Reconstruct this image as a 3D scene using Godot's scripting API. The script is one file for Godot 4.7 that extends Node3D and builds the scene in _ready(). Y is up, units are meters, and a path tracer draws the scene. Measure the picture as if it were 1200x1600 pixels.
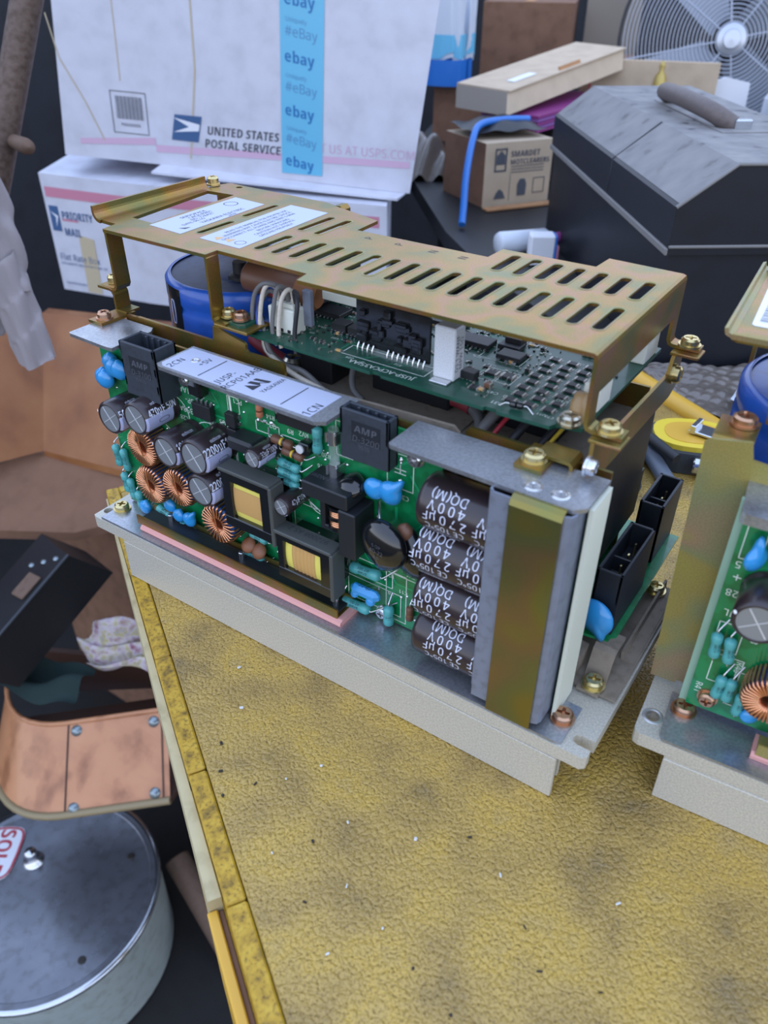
extends Node3D
# Two bare servo amplifiers on a worn yellow vinyl table, shelves of clutter behind.
# Lengths in the builders are in units of 0.75 mm; x to the right along the amplifier, y up, z towards the viewer.
const S := 0.00075
const FLAT := Basis(Vector3(1, 0, 0), Vector3(0, 0, -1), Vector3(0, 1, 0))   # local x,y on the ground plane, z up
const SIDE := Basis(Vector3(0, 0, -1), Vector3(0, 1, 0), Vector3(1, 0, 0))   # local x to the back, y up, z to the right
var M := {}
var font: SystemFont
var font_bold: SystemFont
var off := Vector3.ZERO
var rng := RandomNumberGenerator.new()

class MB:
	var v := PackedVector3Array()
	var n := PackedVector3Array()
	var uv := PackedVector2Array()
	var X := Transform3D.IDENTITY
	func at(p: Vector3, b := Basis.IDENTITY) -> MB:
		X = Transform3D(b, p)
		return self
	func trin(a: Vector3, b: Vector3, c: Vector3, na: Vector3, nb: Vector3, nc: Vector3, ua := Vector2.ZERO, ub := Vector2.ZERO, uc := Vector2.ZERO):
		v.append(X * a); v.append(X * c); v.append(X * b)
		n.append((X.basis * na).normalized()); n.append((X.basis * nc).normalized()); n.append((X.basis * nb).normalized())
		uv.append(ua); uv.append(uc); uv.append(ub)
	func tri(a: Vector3, b: Vector3, c: Vector3):
		var m := (b - a).cross(c - a).normalized()
		trin(a, b, c, m, m, m)
	func quad(a: Vector3, b: Vector3, c: Vector3, d: Vector3):   # counter-clockwise from outside
		var m := (c - a).cross(d - b).normalized()
		trin(a, b, c, m, m, m, Vector2(0, 1), Vector2(1, 1), Vector2(1, 0))
		trin(a, c, d, m, m, m, Vector2(0, 1), Vector2(1, 0), Vector2(0, 0))
	func hexa(p: Array):   # p[0..3] bottom ccw from above, p[4..7] top
		quad(p[3], p[2], p[1], p[0]); quad(p[4], p[5], p[6], p[7])
		for i in 4:
			var j := (i + 1) % 4
			quad(p[i], p[j], p[j + 4], p[i + 4])
	func box(c: Vector3, s: Vector3, bev := 0.0, b := Basis.IDENTITY) -> MB:
		var keep := X
		X = X * Transform3D(b, c)
		var h := s / 2
		bev = minf(bev, minf(h.x, minf(h.y, h.z)) * 0.95)
		if bev <= 0.0:
			hexa([Vector3(-h.x, -h.y, h.z), Vector3(h.x, -h.y, h.z), Vector3(h.x, -h.y, -h.z), Vector3(-h.x, -h.y, -h.z), Vector3(-h.x, h.y, h.z), Vector3(h.x, h.y, h.z), Vector3(h.x, h.y, -h.z), Vector3(-h.x, h.y, -h.z)])
		else:
			var P := func(sx, sy, sz, ax):
				var q := Vector3(sx * (h.x - bev), sy * (h.y - bev), sz * (h.z - bev))
				q[ax] = [sx, sy, sz][ax] * h[ax]
				return q
			for ax in 3:
				var a1 := (ax + 1) % 3
				var a2 := (ax + 2) % 3
				for sg in [-1, 1]:
					var c4 := []
					for k in [[-1, -1], [1, -1], [1, 1], [-1, 1]]:
						var sgn := [0, 0, 0]
						sgn[ax] = sg; sgn[a1] = k[0] * sg; sgn[a2] = k[1]
						c4.append(P.call(sgn[0], sgn[1], sgn[2], ax))
					quad(c4[0], c4[1], c4[2], c4[3])
				for s1 in [-1, 1]:      # edges along axis ax
					for s2 in [-1, 1]:
						var e := []
						for t in [[-1, a1], [1, a1], [1, a2], [-1, a2]]:
							var sgn := [0, 0, 0]
							sgn[ax] = t[0]; sgn[a1] = s1; sgn[a2] = s2
							e.append(P.call(sgn[0], sgn[1], sgn[2], t[1]))
						if s1 * s2 > 0: e.reverse()
						if (e[1] - e[0]).cross(e[2] - e[0]).dot(e[0] + e[2]) < 0: e.reverse()
						quad(e[0], e[1], e[2], e[3])
			for sx in [-1, 1]:
				for sy in [-1, 1]:
					for sz in [-1, 1]:
						var a: Vector3 = P.call(sx, sy, sz, 0)
						var bq: Vector3 = P.call(sx, sy, sz, 1)
						var cq: Vector3 = P.call(sx, sy, sz, 2)
						if sx * sy * sz > 0: tri(a, bq, cq)
						else: tri(a, cq, bq)
		X = keep
		return self
	func lathe(pr: Array, seg := 24, smooth := false, b := Basis.IDENTITY, o := Vector3.ZERO) -> MB:   # pr: Vector2(radius, along z), from front (high z) outward to back
		var keep := X
		X = X * Transform3D(b, o)
		var nn := []
		for i in pr.size() - 1:
			var d: Vector2 = pr[i + 1] - pr[i]
			nn.append(Vector2(-d.y, d.x).normalized() if d.length() > 1e-6 else Vector2(1, 0))
		for i in pr.size() - 1:
			var p: Vector2 = pr[i]
			var q: Vector2 = pr[i + 1]
			var n0: Vector2 = nn[i]
			var n1: Vector2 = nn[i]
			if smooth:
				if i > 0: n0 = (nn[i] + nn[i - 1]).normalized()
				if i < nn.size() - 1: n1 = (nn[i] + nn[i + 1]).normalized()
			for k in seg:
				var a := TAU * k / seg
				var c := TAU * (k + 1) / seg
				var ca := Vector3(cos(a), sin(a), 0)
				var cc := Vector3(cos(c), sin(c), 0)
				var z := Vector3(0, 0, 1)
				if p.x > 1e-6:
					trin(ca * p.x + z * p.y, ca * q.x + z * q.y, cc * p.x + z * p.y, ca * n0.x + z * n0.y, ca * n1.x + z * n1.y, cc * n0.x + z * n0.y)
				if q.x > 1e-6:
					trin(cc * p.x + z * p.y, ca * q.x + z * q.y, cc * q.x + z * q.y, cc * n0.x + z * n0.y, ca * n1.x + z * n1.y, cc * n1.x + z * n1.y)
		X = keep
		return self
	func cyl(a: Vector3, b: Vector3, r: float, seg := 12, r2 := -1.0, bev := 0.0) -> MB:
		if r2 < 0: r2 = r
		var z := (b - a).normalized()
		var x := z.cross(Vector3.UP if absf(z.y) < 0.9 else Vector3.RIGHT).normalized()
		var L := (b - a).length()
		var pr := [Vector2(0, L), Vector2(r2 - bev, L), Vector2(r2, L - bev), Vector2(r, bev), Vector2(r - bev, 0), Vector2(0, 0)]
		lathe(pr, seg, false, Basis(x, z.cross(x), z), a)
		return self
	func tube(pts: Array, r: float, seg := 6, closed := false, caps := true) -> MB:
		var m := pts.size()
		var fr := []
		var t0: Vector3 = (pts[1] - pts[0]).normalized()
		var x := t0.cross(Vector3.UP if absf(t0.y) < 0.9 else Vector3.RIGHT).normalized()
		for i in m:
			var t: Vector3
			if closed: t = (pts[(i + 1) % m] - pts[(i + m - 1) % m]).normalized()
			elif i == 0: t = t0
			elif i == m - 1: t = (pts[i] - pts[i - 1]).normalized()
			else: t = (pts[i + 1] - pts[i - 1]).normalized()
			x = (x - t * x.dot(t)).normalized()
			fr.append([x, t.cross(x)])
		var cnt := m if closed else m - 1
		for i in cnt:
			var j := (i + 1) % m
			for k in seg:
				var a := TAU * k / seg
				var c := TAU * (k + 1) / seg
				var d0: Vector3 = fr[i][0] * cos(a) + fr[i][1] * sin(a)
				var d1: Vector3 = fr[i][0] * cos(c) + fr[i][1] * sin(c)
				var e0: Vector3 = fr[j][0] * cos(a) + fr[j][1] * sin(a)
				var e1: Vector3 = fr[j][0] * cos(c) + fr[j][1] * sin(c)
				trin(pts[i] + d0 * r, pts[i] + d1 * r, pts[j] + e1 * r, d0, d1, e1)
				trin(pts[i] + d0 * r, pts[j] + e1 * r, pts[j] + e0 * r, d0, e1, e0)
		if caps and not closed:
			for e in [0, m - 1]:
				var t: Vector3 = fr[e][0].cross(fr[e][1]) * (1.0 if e else -1.0)
				for k in range(seg):
					var a := TAU * k / seg
					var c := TAU * (k + 1) / seg
					var d0: Vector3 = fr[e][0] * cos(a) + fr[e][1] * sin(a)
					var d1: Vector3 = fr[e][0] * cos(c) + fr[e][1] * sin(c)
					trin(pts[e], pts[e] + (d0 if e else d1) * r, pts[e] + (d1 if e else d0) * r, t, t, t)
		return self
	func prism(poly: Array, z0: float, z1: float) -> MB:   # poly in local xy
		var pl := PackedVector2Array(poly)
		if Geometry2D.is_polygon_clockwise(pl): pl.reverse()
		var ix := Geometry2D.triangulate_polygon(pl)
		for i in range(0, ix.size(), 3):
			var a := pl[ix[i]]
			var b := pl[ix[i + 1]]
			var c := pl[ix[i + 2]]
			if (b - a).cross(c - a) < 0:
				var t := b
				b = c; c = t
			tri(Vector3(a.x, a.y, z1), Vector3(b.x, b.y, z1), Vector3(c.x, c.y, z1))
			tri(Vector3(a.x, a.y, z0), Vector3(c.x, c.y, z0), Vector3(b.x, b.y, z0))
		for i in pl.size():
			var a := pl[i]
			var b := pl[(i + 1) % pl.size()]
			quad(Vector3(a.x, a.y, z0), Vector3(b.x, b.y, z0), Vector3(b.x, b.y, z1), Vector3(a.x, a.y, z1))
		return self
	func ribbon(path: Array, th: float, z0: float, z1: float) -> MB:   # bent sheet: path in local xy, thickness to its left
		var lft := []
		for i in path.size():
			var d0: Vector2 = (path[i] - path[i - 1]).normalized() if i > 0 else (path[1] - path[0]).normalized()
			var d1: Vector2 = (path[i + 1] - path[i]).normalized() if i < path.size() - 1 else d0
			var b := (d0 + d1).normalized()
			var k := 1.0 / maxf(0.35, b.dot(d0))
			lft.append(path[i] + Vector2(-b.y, b.x) * th * k)
		for i in path.size() - 1:
			var a: Vector2 = path[i]
			var b: Vector2 = path[i + 1]
			var c: Vector2 = lft[i + 1]
			var d: Vector2 = lft[i]
			hexa([Vector3(a.x, a.y, z0), Vector3(b.x, b.y, z0), Vector3(c.x, c.y, z0), Vector3(d.x, d.y, z0), Vector3(a.x, a.y, z1), Vector3(b.x, b.y, z1), Vector3(c.x, c.y, z1), Vector3(d.x, d.y, z1)])
		return self
	func blob(outline: Array, th: float, rings := 5) -> MB:   # pillow shape: outline in local xy about its origin, half thickness th
		var m := outline.size()
		var lay := []
		for k in range(-rings, rings + 1):
			var t := PI / 2 * k / rings
			var ring := []
			for q in outline: ring.append(Vector3(q.x * cos(t), q.y * cos(t), th * sin(t)))
			lay.append(ring)
		for k in lay.size() - 1:
			for i in m:
				var j := (i + 1) % m
				var t0 := PI / 2 * (k - rings) / rings
				var t1 := PI / 2 * (k + 1 - rings) / rings
				var e0: Vector2 = (outline[(i + 1) % m] - outline[(i + m - 1) % m]).normalized()
				var e1: Vector2 = (outline[(j + 1) % m] - outline[(j + m - 1) % m]).normalized()
				var f := func(e: Vector2, t: float): return Vector3(e.y * cos(t), -e.x * cos(t), sin(t) * 1.6).normalized()
				trin(lay[k][i], lay[k][j], lay[k + 1][j], f.call(e0, t0), f.call(e1, t0), f.call(e1, t1))
				trin(lay[k][i], lay[k + 1][j], lay[k + 1][i], f.call(e0, t0), f.call(e1, t1), f.call(e0, t1))
		return self
	func surf(fn: Callable, nu: int, nv: int, wrap_u := false) -> MB:   # smooth grid surface fn(u,v) -> Vector3
		var g := []
		for j in nv + 1:
			var row := []
			for i in nu + 1: row.append(fn.call(float(i) / nu, float(j) / nv))
			g.append(row)
		var nr := func(i, j):
			var i0: int = (i - 1 + nu) % nu if wrap_u else maxi(i - 1, 0)
			var i1: int = (i + 1) % nu if wrap_u else mini(i + 1, nu)
			var du: Vector3 = g[j][i1] - g[j][i0]
			var dv: Vector3 = g[mini(j + 1, nv)][i] - g[maxi(j - 1, 0)][i]
			return du.cross(dv).normalized()
		for j in nv:
			for i in nu:
				var a := Vector2(float(i) / nu, float(j) / nv)
				trin(g[j][i], g[j][i + 1], g[j + 1][i + 1], nr.call(i, j), nr.call(i + 1, j), nr.call(i + 1, j + 1), a, Vector2(float(i + 1) / nu, a.y), Vector2(float(i + 1) / nu, float(j + 1) / nv))
				trin(g[j][i], g[j + 1][i + 1], g[j + 1][i], nr.call(i, j), nr.call(i + 1, j + 1), nr.call(i, j + 1), a, Vector2(float(i + 1) / nu, float(j + 1) / nv), Vector2(a.x, float(j + 1) / nv))
		return self
	func commit(into: ArrayMesh, m: Material):
		if v.is_empty(): return
		var q := PackedVector3Array()
		q.resize(v.size())
		for i in v.size(): q[i] = v[i] * 0.00075
		var arr := []
		arr.resize(Mesh.ARRAY_MAX)
		arr[Mesh.ARRAY_VERTEX] = q
		arr[Mesh.ARRAY_NORMAL] = n
		arr[Mesh.ARRAY_TEX_UV] = uv
		into.add_surface_from_arrays(Mesh.PRIMITIVE_TRIANGLES, arr)
		into.surface_set_material(into.get_surface_count() - 1, m)

func mb(p := Vector3.ZERO, b := Basis.IDENTITY) -> MB:
	return MB.new().at(p, b)

# commit one or more surfaces as one named mesh under a parent; direct children of a thing are lifted by off
func part(parent: Node, called: String, what: Variant, m: Material = null, label := "") -> MeshInstance3D:
	var o := MeshInstance3D.new()
	o.name = called
	var am := ArrayMesh.new()
	if what is MB: what.commit(am, m)
	elif what is ArrayMesh: am = what
	else:
		for w in what: w[0].commit(am, w[1])
	o.mesh = am
	if not parent is MeshInstance3D: o.position = off * S
	if label: o.set_meta("label", label)
	parent.add_child(o, true)
	return o

func thing(called: String, label: String, category: String, at := Vector3.ZERO, turn := 0.0, group := "") -> Node3D:
	var o := Node3D.new()
	o.name = called
	add_child(o, true)
	o.position = at * S
	o.rotation.y = turn
	o.set_meta("label", label)
	o.set_meta("category", category)
	if group: o.set_meta("group", group)
	return o

func one(called: String, label: String, category: String, what: Variant, m: Material = null, at := Vector3.ZERO, turn := 0.0, group := "") -> MeshInstance3D:
	off = Vector3.ZERO
	var o := part(self, called, what, m, label)
	o.set_meta("category", category)
	o.position = at * S
	o.rotation.y = turn
	if group: o.set_meta("group", group)
	return o

func struct(called: String, what: Variant, m: Material = null) -> MeshInstance3D:
	off = Vector3.ZERO
	var o := part(self, called, what, m)
	o.set_meta("kind", "structure")
	return o

func rod(pts: Array, steps := 6) -> Array:   # smooth curve through points
	var c := []
	for i in pts.size() - 1:
		var p0: Vector3 = pts[maxi(i - 1, 0)]
		var p3: Vector3 = pts[mini(i + 2, pts.size() - 1)]
		for k in steps: c.append(pts[i].cubic_interpolate(pts[i + 1], p0, p3, float(k) / steps))
	c.append(pts[-1])
	return c

func letter(m: MB, s: String, h: float, warp: Callable, bold := false, centred := true):   # lettering: warp maps flat (x, y) to a point
	var tm := TextMesh.new()
	tm.text = s
	tm.font = font_bold if bold else font
	tm.font_size = 48
	tm.pixel_size = h / 35.0
	tm.depth = 0.0
	tm.curve_step = 3.0
	tm.horizontal_alignment = HORIZONTAL_ALIGNMENT_CENTER if centred else HORIZONTAL_ALIGNMENT_LEFT
	var a := tm.get_mesh_arrays()
	if a.is_empty() or a[Mesh.ARRAY_VERTEX] == null: return
	var vs: PackedVector3Array = a[Mesh.ARRAY_VERTEX]
	var ns: PackedVector3Array = a[Mesh.ARRAY_NORMAL]
	var ix: PackedInt32Array = a[Mesh.ARRAY_INDEX]
	if ix.is_empty(): ix = PackedInt32Array(range(vs.size()))
	for i in range(0, ix.size(), 3):
		if ns[ix[i]].z < 0.5: continue
		m.tri(warp.call(vs[ix[i]].x, vs[ix[i]].y), warp.call(vs[ix[i + 2]].x, vs[ix[i + 2]].y), warp.call(vs[ix[i + 1]].x, vs[ix[i + 1]].y))

func flat_text(m: MB, s: String, h: float, o: Vector3, bx: Vector3, by: Vector3, bold := false, centred := true):
	letter(m, s, h, func(x, y): return o + bx * x + by * y, bold, centred)

# ---------------------------------------------------------------- materials
func noise(fr: float, kind := FastNoiseLite.TYPE_SIMPLEX_SMOOTH, oct := 4, sd := 1) -> FastNoiseLite:
	var f := FastNoiseLite.new()
	f.noise_type = kind
	f.frequency = fr
	f.fractal_octaves = oct
	f.seed = sd
	return f

func ntex(f: FastNoiseLite, stops := [], w := 512, h := 512) -> NoiseTexture2D:
	var t := NoiseTexture2D.new()
	t.width = w
	t.height = h
	t.seamless = true
	t.noise = f
	if stops:
		var g := Gradient.new()
		var offs := PackedFloat32Array()
		var cols := PackedColorArray()
		for s in stops:
			offs.append(s[0]); cols.append(s[1])
		g.offsets = offs
		g.colors = cols
		t.color_ramp = g
	return t

func c(h: String) -> Color: return Color(h)

func mk(col: Color, rough := 0.5, metal := 0.0, o := {}) -> StandardMaterial3D:
	var m := StandardMaterial3D.new()
	m.albedo_color = col
	m.roughness = rough
	m.metallic = metal
	if o.has("tex"):
		m.albedo_texture = o.tex
	if o.has("rtex"):
		m.roughness_texture = o.rtex
		m.roughness_texture_channel = BaseMaterial3D.TEXTURE_CHANNEL_RED
	if o.has("bump"):
		m.heightmap_enabled = true
		m.heightmap_texture = o.bump
		m.heightmap_scale = o.get("depth", 0.1)
	if o.has("scale"):
		m.uv1_triplanar = true
		m.uv1_world_triplanar = o.get("world", false)
		m.uv1_scale = Vector3.ONE * o.scale
	if o.has("detail"):
		m.detail_enabled = true
		m.detail_albedo = o.detail
		m.detail_blend_mode = BaseMaterial3D.BLEND_MODE_MUL
		m.detail_uv_layer = BaseMaterial3D.DETAIL_UV_2
		m.uv2_triplanar = true
		m.uv2_world_triplanar = o.get("world", false)
		m.uv2_scale = Vector3.ONE * o.get("dscale", 3.0)
	if o.has("coat"):
		m.clearcoat_enabled = true
		m.clearcoat = o.coat
		m.clearcoat_roughness = o.get("coat_rough", 0.1)
	if o.has("rim"):
		m.rim_enabled = true
		m.rim = o.rim
		m.rim_tint = 0.5
	if o.has("alpha"):
		m.transparency = BaseMaterial3D.TRANSPARENCY_ALPHA
		m.albedo_color.a = o.alpha
	return m

func _ready():
	rng.seed = 7
	# --- camera, sky, exposure
	var cam := Camera3D.new()
	cam.name = "camera"
	add_child(cam)
	cam.transform = Transform3D(Basis(Vector3(0.82731, 0.00571, -0.56171), Vector3(-0.32765, 0.81714, -0.47427), Vector3(0.45629, 0.57641, 0.67790)).orthonormalized(), Vector3(362.5, 315.77, 227.59) * S)
	cam.keep_aspect = Camera3D.KEEP_HEIGHT
	cam.fov = 65.19
	cam.near = 0.01
	cam.far = 60.0
	cam.current = true
	var lens := CameraAttributesPhysical.new()
	lens.frustum_focus_distance = 0.34
	lens.frustum_focal_length = 18.768
	lens.exposure_aperture = 10.0
	lens.auto_exposure_enabled = false
	cam.attributes = lens
	var sky_mat := ProceduralSkyMaterial.new()
	sky_mat.sky_top_color = c("a0b2d4")
	sky_mat.sky_horizon_color = c("dde2ec")
	sky_mat.ground_bottom_color = c("3a3834")
	sky_mat.ground_horizon_color = c("6c6a68")
	sky_mat.sky_curve = 0.2
	sky_mat.sky_energy_multiplier = 1.0
	var sky := Sky.new()
	sky.sky_material = sky_mat
	var env := Environment.new()
	env.background_mode = Environment.BG_SKY
	env.sky = sky
	env.tonemap_mode = Environment.TONE_MAPPER_LINEAR
	env.tonemap_exposure = 3.2
	env.sdfgi_enabled = true
	env.ssao_enabled = true
	env.ssil_enabled = true
	var we := WorldEnvironment.new()
	we.name = "world_environment"
	we.environment = env
	add_child(we)
	make_materials()
	build_room()
	build_table()
	amplifier_main()
	amplifier_second()
	build_table_things()
	build_left()
	build_back()

func make_materials():
	font = SystemFont.new()
	font.font_names = PackedStringArray(["Droid Sans"])
	font_bold = SystemFont.new()
	font_bold.font_names = PackedStringArray(["Droid Sans"])
	font_bold.font_weight = 700
	var fine := ntex(noise(0.09, FastNoiseLite.TYPE_SIMPLEX_SMOOTH, 3, 3), [[0.0, c("d4d4d4")], [1.0, c("ffffff")]])
	var grime := ntex(noise(0.03, FastNoiseLite.TYPE_SIMPLEX_SMOOTH, 6, 5), [[0.0, c("dad6d0")], [0.3, c("ebe9e6")], [0.45, c("f8f7f6")], [1.0, c("ffffff")]])
	var smudge := ntex(noise(0.008, FastNoiseLite.TYPE_SIMPLEX_SMOOTH, 5, 8), [[0.0, c("606060")], [0.5, c("8c8c8c")], [1.0, c("c8c8c8")]])
	var micro := ntex(noise(0.25, FastNoiseLite.TYPE_SIMPLEX_SMOOTH, 2, 9))
	# metals
	M.alu = mk(c("b9bdc4"), 0.6, 0.78, {"rtex": smudge, "tex": fine, "scale": 14.0})
	M.alu_edge = mk(c("d8dade"), 0.35, 0.9)
	M.sink = mk(c("d8d3c4"), 0.58, 0.35, {"tex": fine, "scale": 22.0})
	var zn := ntex(noise(0.006, FastNoiseLite.TYPE_SIMPLEX_SMOOTH, 4, 21), [[0.0, c("8f9c72")], [0.28, c("a29e68")], [0.42, c("b8a05a")], [0.54, c("c4a060")], [0.64, c("c89c80")], [0.76, c("b6a05e")], [1.0, c("909c78")]])
	M.zinc = mk(c("dfd3b8"), 0.32, 0.75, {"tex": zn, "scale": 9.0, "detail": fine, "dscale": 30.0})
	var zn2 := ntex(noise(0.004, FastNoiseLite.TYPE_SIMPLEX_SMOOTH, 3, 33), [[0.0, c("a8a45c")], [0.3, c("a89c60")], [0.45, c("949a74")], [0.58, c("9c9478")], [0.7, c("aa927a")], [0.82, c("a4a068")], [1.0, c("92a080")]])
	M.zinc_bright = mk(c("fbf5e2"), 0.4, 0.2, {"tex": zn2, "scale": 8.0, "detail": fine, "dscale": 30.0})
	M.strap = mk(c("d2cba4"), 0.26, 0.75, {"tex": zn2, "scale": 6.0})
	M.dusty = mk(c("a09484"), 0.8, 0.3, {"tex": grime, "scale": 10.0, "detail": fine, "dscale": 60.0})
	M.screw = mk(c("c9c2ae"), 0.25, 0.95)
	M.screw_gold = mk(c("d0bf8a"), 0.28, 0.95)
	M.screw_copper = mk(c("c39a7c"), 0.28, 0.95)
	M.smd_end = mk(c("a8a49c"), 0.4, 0.8)
	M.tin = mk(c("d5d6d8"), 0.22, 0.95)
	M.copper = mk(c("e0a27a"), 0.26, 0.92)
	# electronics
	M.pcb = mk(c("12804f"), 0.3, 0.0, {"tex": ntex(noise(0.02, FastNoiseLite.TYPE_SIMPLEX, 3, 41), [[0.0, c("a4c8b4")], [0.45, c("d4ecd8")], [0.55, c("f0fff0")], [1.0, c("ffffff")]]), "scale": 10.0, "coat": 0.5})
	M.pcb_dark = mk(c("0f4c3a"), 0.5, 0.0, {"tex": grime, "scale": 12.0, "coat": 0.3})
	M.pcb_edge = mk(c("8fae98"), 0.7)
	M.trace = mk(c("1c9a62"), 0.3, 0.0, {"coat": 0.5})
	M.trace_dark = mk(c("1c7a58"), 0.4)
	M.silk = mk(c("dfe6dc"), 0.7)
	M.print = mk(c("d4d8ea"), 0.6)
	M.print_white = mk(c("f0f0f4"), 0.6)
	M.ink = mk(c("2c2f38"), 0.6)
	M.ink_grey = mk(c("50535c"), 0.6)
	M.sleeve = mk(c("2e2427"), 0.3, 0.0, {"coat": 0.3, "coat_rough": 0.2})
	M.stripe = mk(c("a9aed0"), 0.35)
	M.captop = mk(c("9ba0a6"), 0.42, 0.55)
	M.score = mk(c("e2e4e8"), 0.4, 0.4)
	M.black = mk(c("23262b"), 0.45, 0.0, {"detail": fine, "dscale": 50.0})
	M.connector = mk(c("333a44"), 0.55, 0.0, {"tex": grime, "scale": 20.0})
	M.connector_dark = mk(c("1f242c"), 0.5)
	M.chip = mk(c("1d1e21"), 0.5)
	M.gloss_black = mk(c("121417"), 0.16, 0.0, {"coat": 0.6})
	M.blue_disc = mk(c("2f94d6"), 0.3, 0.0, {"coat": 0.6, "coat_rough": 0.15})
	M.teal = mk(c("4fa5a4"), 0.4, 0.0, {"coat": 0.3})
	M.brown_body = mk(c("6d4a38"), 0.45)
	M.orange_body = mk(c("c07858"), 0.45)
	M.band_yellow = mk(c("d8b838"), 0.45)
	M.band_black = mk(c("20201f"), 0.45)
	M.band_red = mk(c("8c3028"), 0.45)
	M.brown_disc = mk(c("8a5a3e"), 0.5)
	M.core_blue = mk(c("1c4f8e"), 0.35)
	M.tape_yellow = mk(c("e6d86a"), 0.4)
	M.tape_tan = mk(c("c89e62"), 0.38)
	M.ferrite = mk(c("4b4e4c"), 0.6, 0.1)
	M.pink = mk(c("d69a92"), 0.65)
	M.cream = mk(c("d9dccb"), 0.6)
	M.white_plastic = mk(c("d7d8cb"), 0.5)
	M.ceramic = mk(c("e4e6ea"), 0.6, 0.0, {"detail": fine, "dscale": 40.0})
	M.ceramic_top = mk(c("7a746e"), 0.85)
	M.grey_sheet = mk(c("7f8696"), 0.45, 0.2, {"tex": grime, "scale": 12.0})
	M.glass = mk(c("d8e4e2"), 0.05, 0.0, {"alpha": 0.15})
	M.cap_blue = mk(c("2458b4"), 0.32, 0.0, {"tex": grime, "scale": 9.0, "coat": 0.3})
	M.cap_top = mk(c("3d4866"), 0.5, 0.0, {"tex": grime, "scale": 12.0})
	M.wire_grey = mk(c("6c6a68"), 0.55)
	M.wire_white = mk(c("cfc6b6"), 0.5, 0.0, {"tex": grime, "scale": 40.0})
	M.wire_red = mk(c("b02a38"), 0.45)
	M.wire_black = mk(c("26262a"), 0.5)
	M.wire_blue = mk(c("3a4a8c"), 0.5)
	M.sleeve_red = mk(c("8e3038"), 0.6)
	M.label = mk(c("b3b9cf"), 0.5)
	M.glue = mk(c("a08258"), 0.35)
	M.hybrid = mk(c("191b1e"), 0.24, 0.0, {"rtex": smudge, "scale": 40.0})
	# table
	var vinyl := ntex(noise(0.006, FastNoiseLite.TYPE_SIMPLEX_SMOOTH, 6, 61), [[0.0, c("94825c")], [0.18, c("a68f56")], [0.34, c("b59c5c")], [0.55, c("c1a65e")], [0.72, c("caad58")], [1.0, c("bca56e")]], 1024, 1024)
	var speck := ntex(noise(0.055, FastNoiseLite.TYPE_SIMPLEX_SMOOTH, 5, 64), [[0.0, c("8a8276")], [0.25, c("ccc6ba")], [0.45, c("f4f0e8")], [1.0, c("ffffff")]], 1024, 1024)
	var cell := noise(0.085, FastNoiseLite.TYPE_CELLULAR, 2, 63)
	cell.cellular_return_type = FastNoiseLite.RETURN_DISTANCE2_SUB
	cell.cellular_jitter = 1.0
	cell.fractal_type = FastNoiseLite.FRACTAL_FBM
	cell.domain_warp_enabled = true
	cell.domain_warp_amplitude = 12.0
	cell.domain_warp_frequency = 0.05
	M.vinyl = mk(c("f6f0e4"), 0.38, 0.0, {"tex": vinyl, "scale": 4.6, "bump": null, "world": true, "detail": speck, "dscale": 14.0})
	M.vinyl.heightmap_texture = ntex(cell, [[0.0, c("000000")], [0.22, c("a0a0a0")], [0.5, c("ffffff")], [1.0, c("ffffff")]], 1024, 1024)
	M.vinyl.heightmap_scale = 0.05
	M.rim_yellow = mk(c("f2e6c0"), 0.5, 0.0, {"tex": ntex(noise(0.03, FastNoiseLite.TYPE_SIMPLEX_SMOOTH, 6, 67), [[0.0, c("6e5c2c")], [0.25, c("a08630")], [0.4, c("bc9e34")], [0.6, c("cdae3c")], [1.0, c("d8be54")]], 512, 512), "scale": 9.0, "detail": speck, "dscale": 9.0, "world": true})
	M.skirt = mk(c("c6b88e"), 0.6, 0.0, {"tex": grime, "scale": 5.0})
	M.debris = mk(c("ccccc8"), 0.6)
	M.debris_dark = mk(c("2a2622"), 0.7)
	# surroundings
	var board := ntex(noise(0.02, FastNoiseLite.TYPE_SIMPLEX_SMOOTH, 5, 71), [[0.0, c("e6e4e2")], [0.5, c("f6f5f4")], [1.0, c("ffffff")]])
	M.white_card = mk(c("d4d6e2"), 0.75, 0.0, {"tex": board, "scale": 3.0, "world": true})
	M.stripe_red = mk(c("c88398"), 0.75)
	M.stripe_faint = mk(c("cfaec6"), 0.75)
	M.stain = mk(c("c2b496"), 0.75)
	M.usps_blue = mk(c("3f5f8a"), 0.7)
	M.tape_blue = mk(c("6fbede"), 0.25, 0.0, {"coat": 0.4})
	M.tape_ink = mk(c("2f74b0"), 0.3)
	M.tape_ink2 = mk(c("5a90bc"), 0.3)
	M.card = mk(c("b98a60"), 0.85, 0.0, {"tex": board, "scale": 3.0, "detail": grime, "dscale": 2.0})
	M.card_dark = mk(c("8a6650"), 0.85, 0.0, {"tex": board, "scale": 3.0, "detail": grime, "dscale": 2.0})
	M.card_pale = mk(c("c8b49a"), 0.85, 0.0, {"tex": board, "scale": 3.0})
	M.card_grey = mk(c("8d8478"), 0.85)
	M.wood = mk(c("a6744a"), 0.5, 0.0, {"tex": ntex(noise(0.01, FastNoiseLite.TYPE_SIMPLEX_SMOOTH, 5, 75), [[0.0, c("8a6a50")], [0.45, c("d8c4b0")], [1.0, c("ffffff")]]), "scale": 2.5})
	M.leather = mk(c("c28a62"), 0.38, 0.0, {"tex": ntex(noise(0.012, FastNoiseLite.TYPE_SIMPLEX_SMOOTH, 6, 77), [[0.0, c("8a7464")], [0.3, c("d0c0b4")], [0.45, c("f4ece6")], [1.0, c("ffffff")]]), "scale": 4.0, "coat": 0.15})
	M.leather_dark = mk(c("4c342a"), 0.5)
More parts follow.
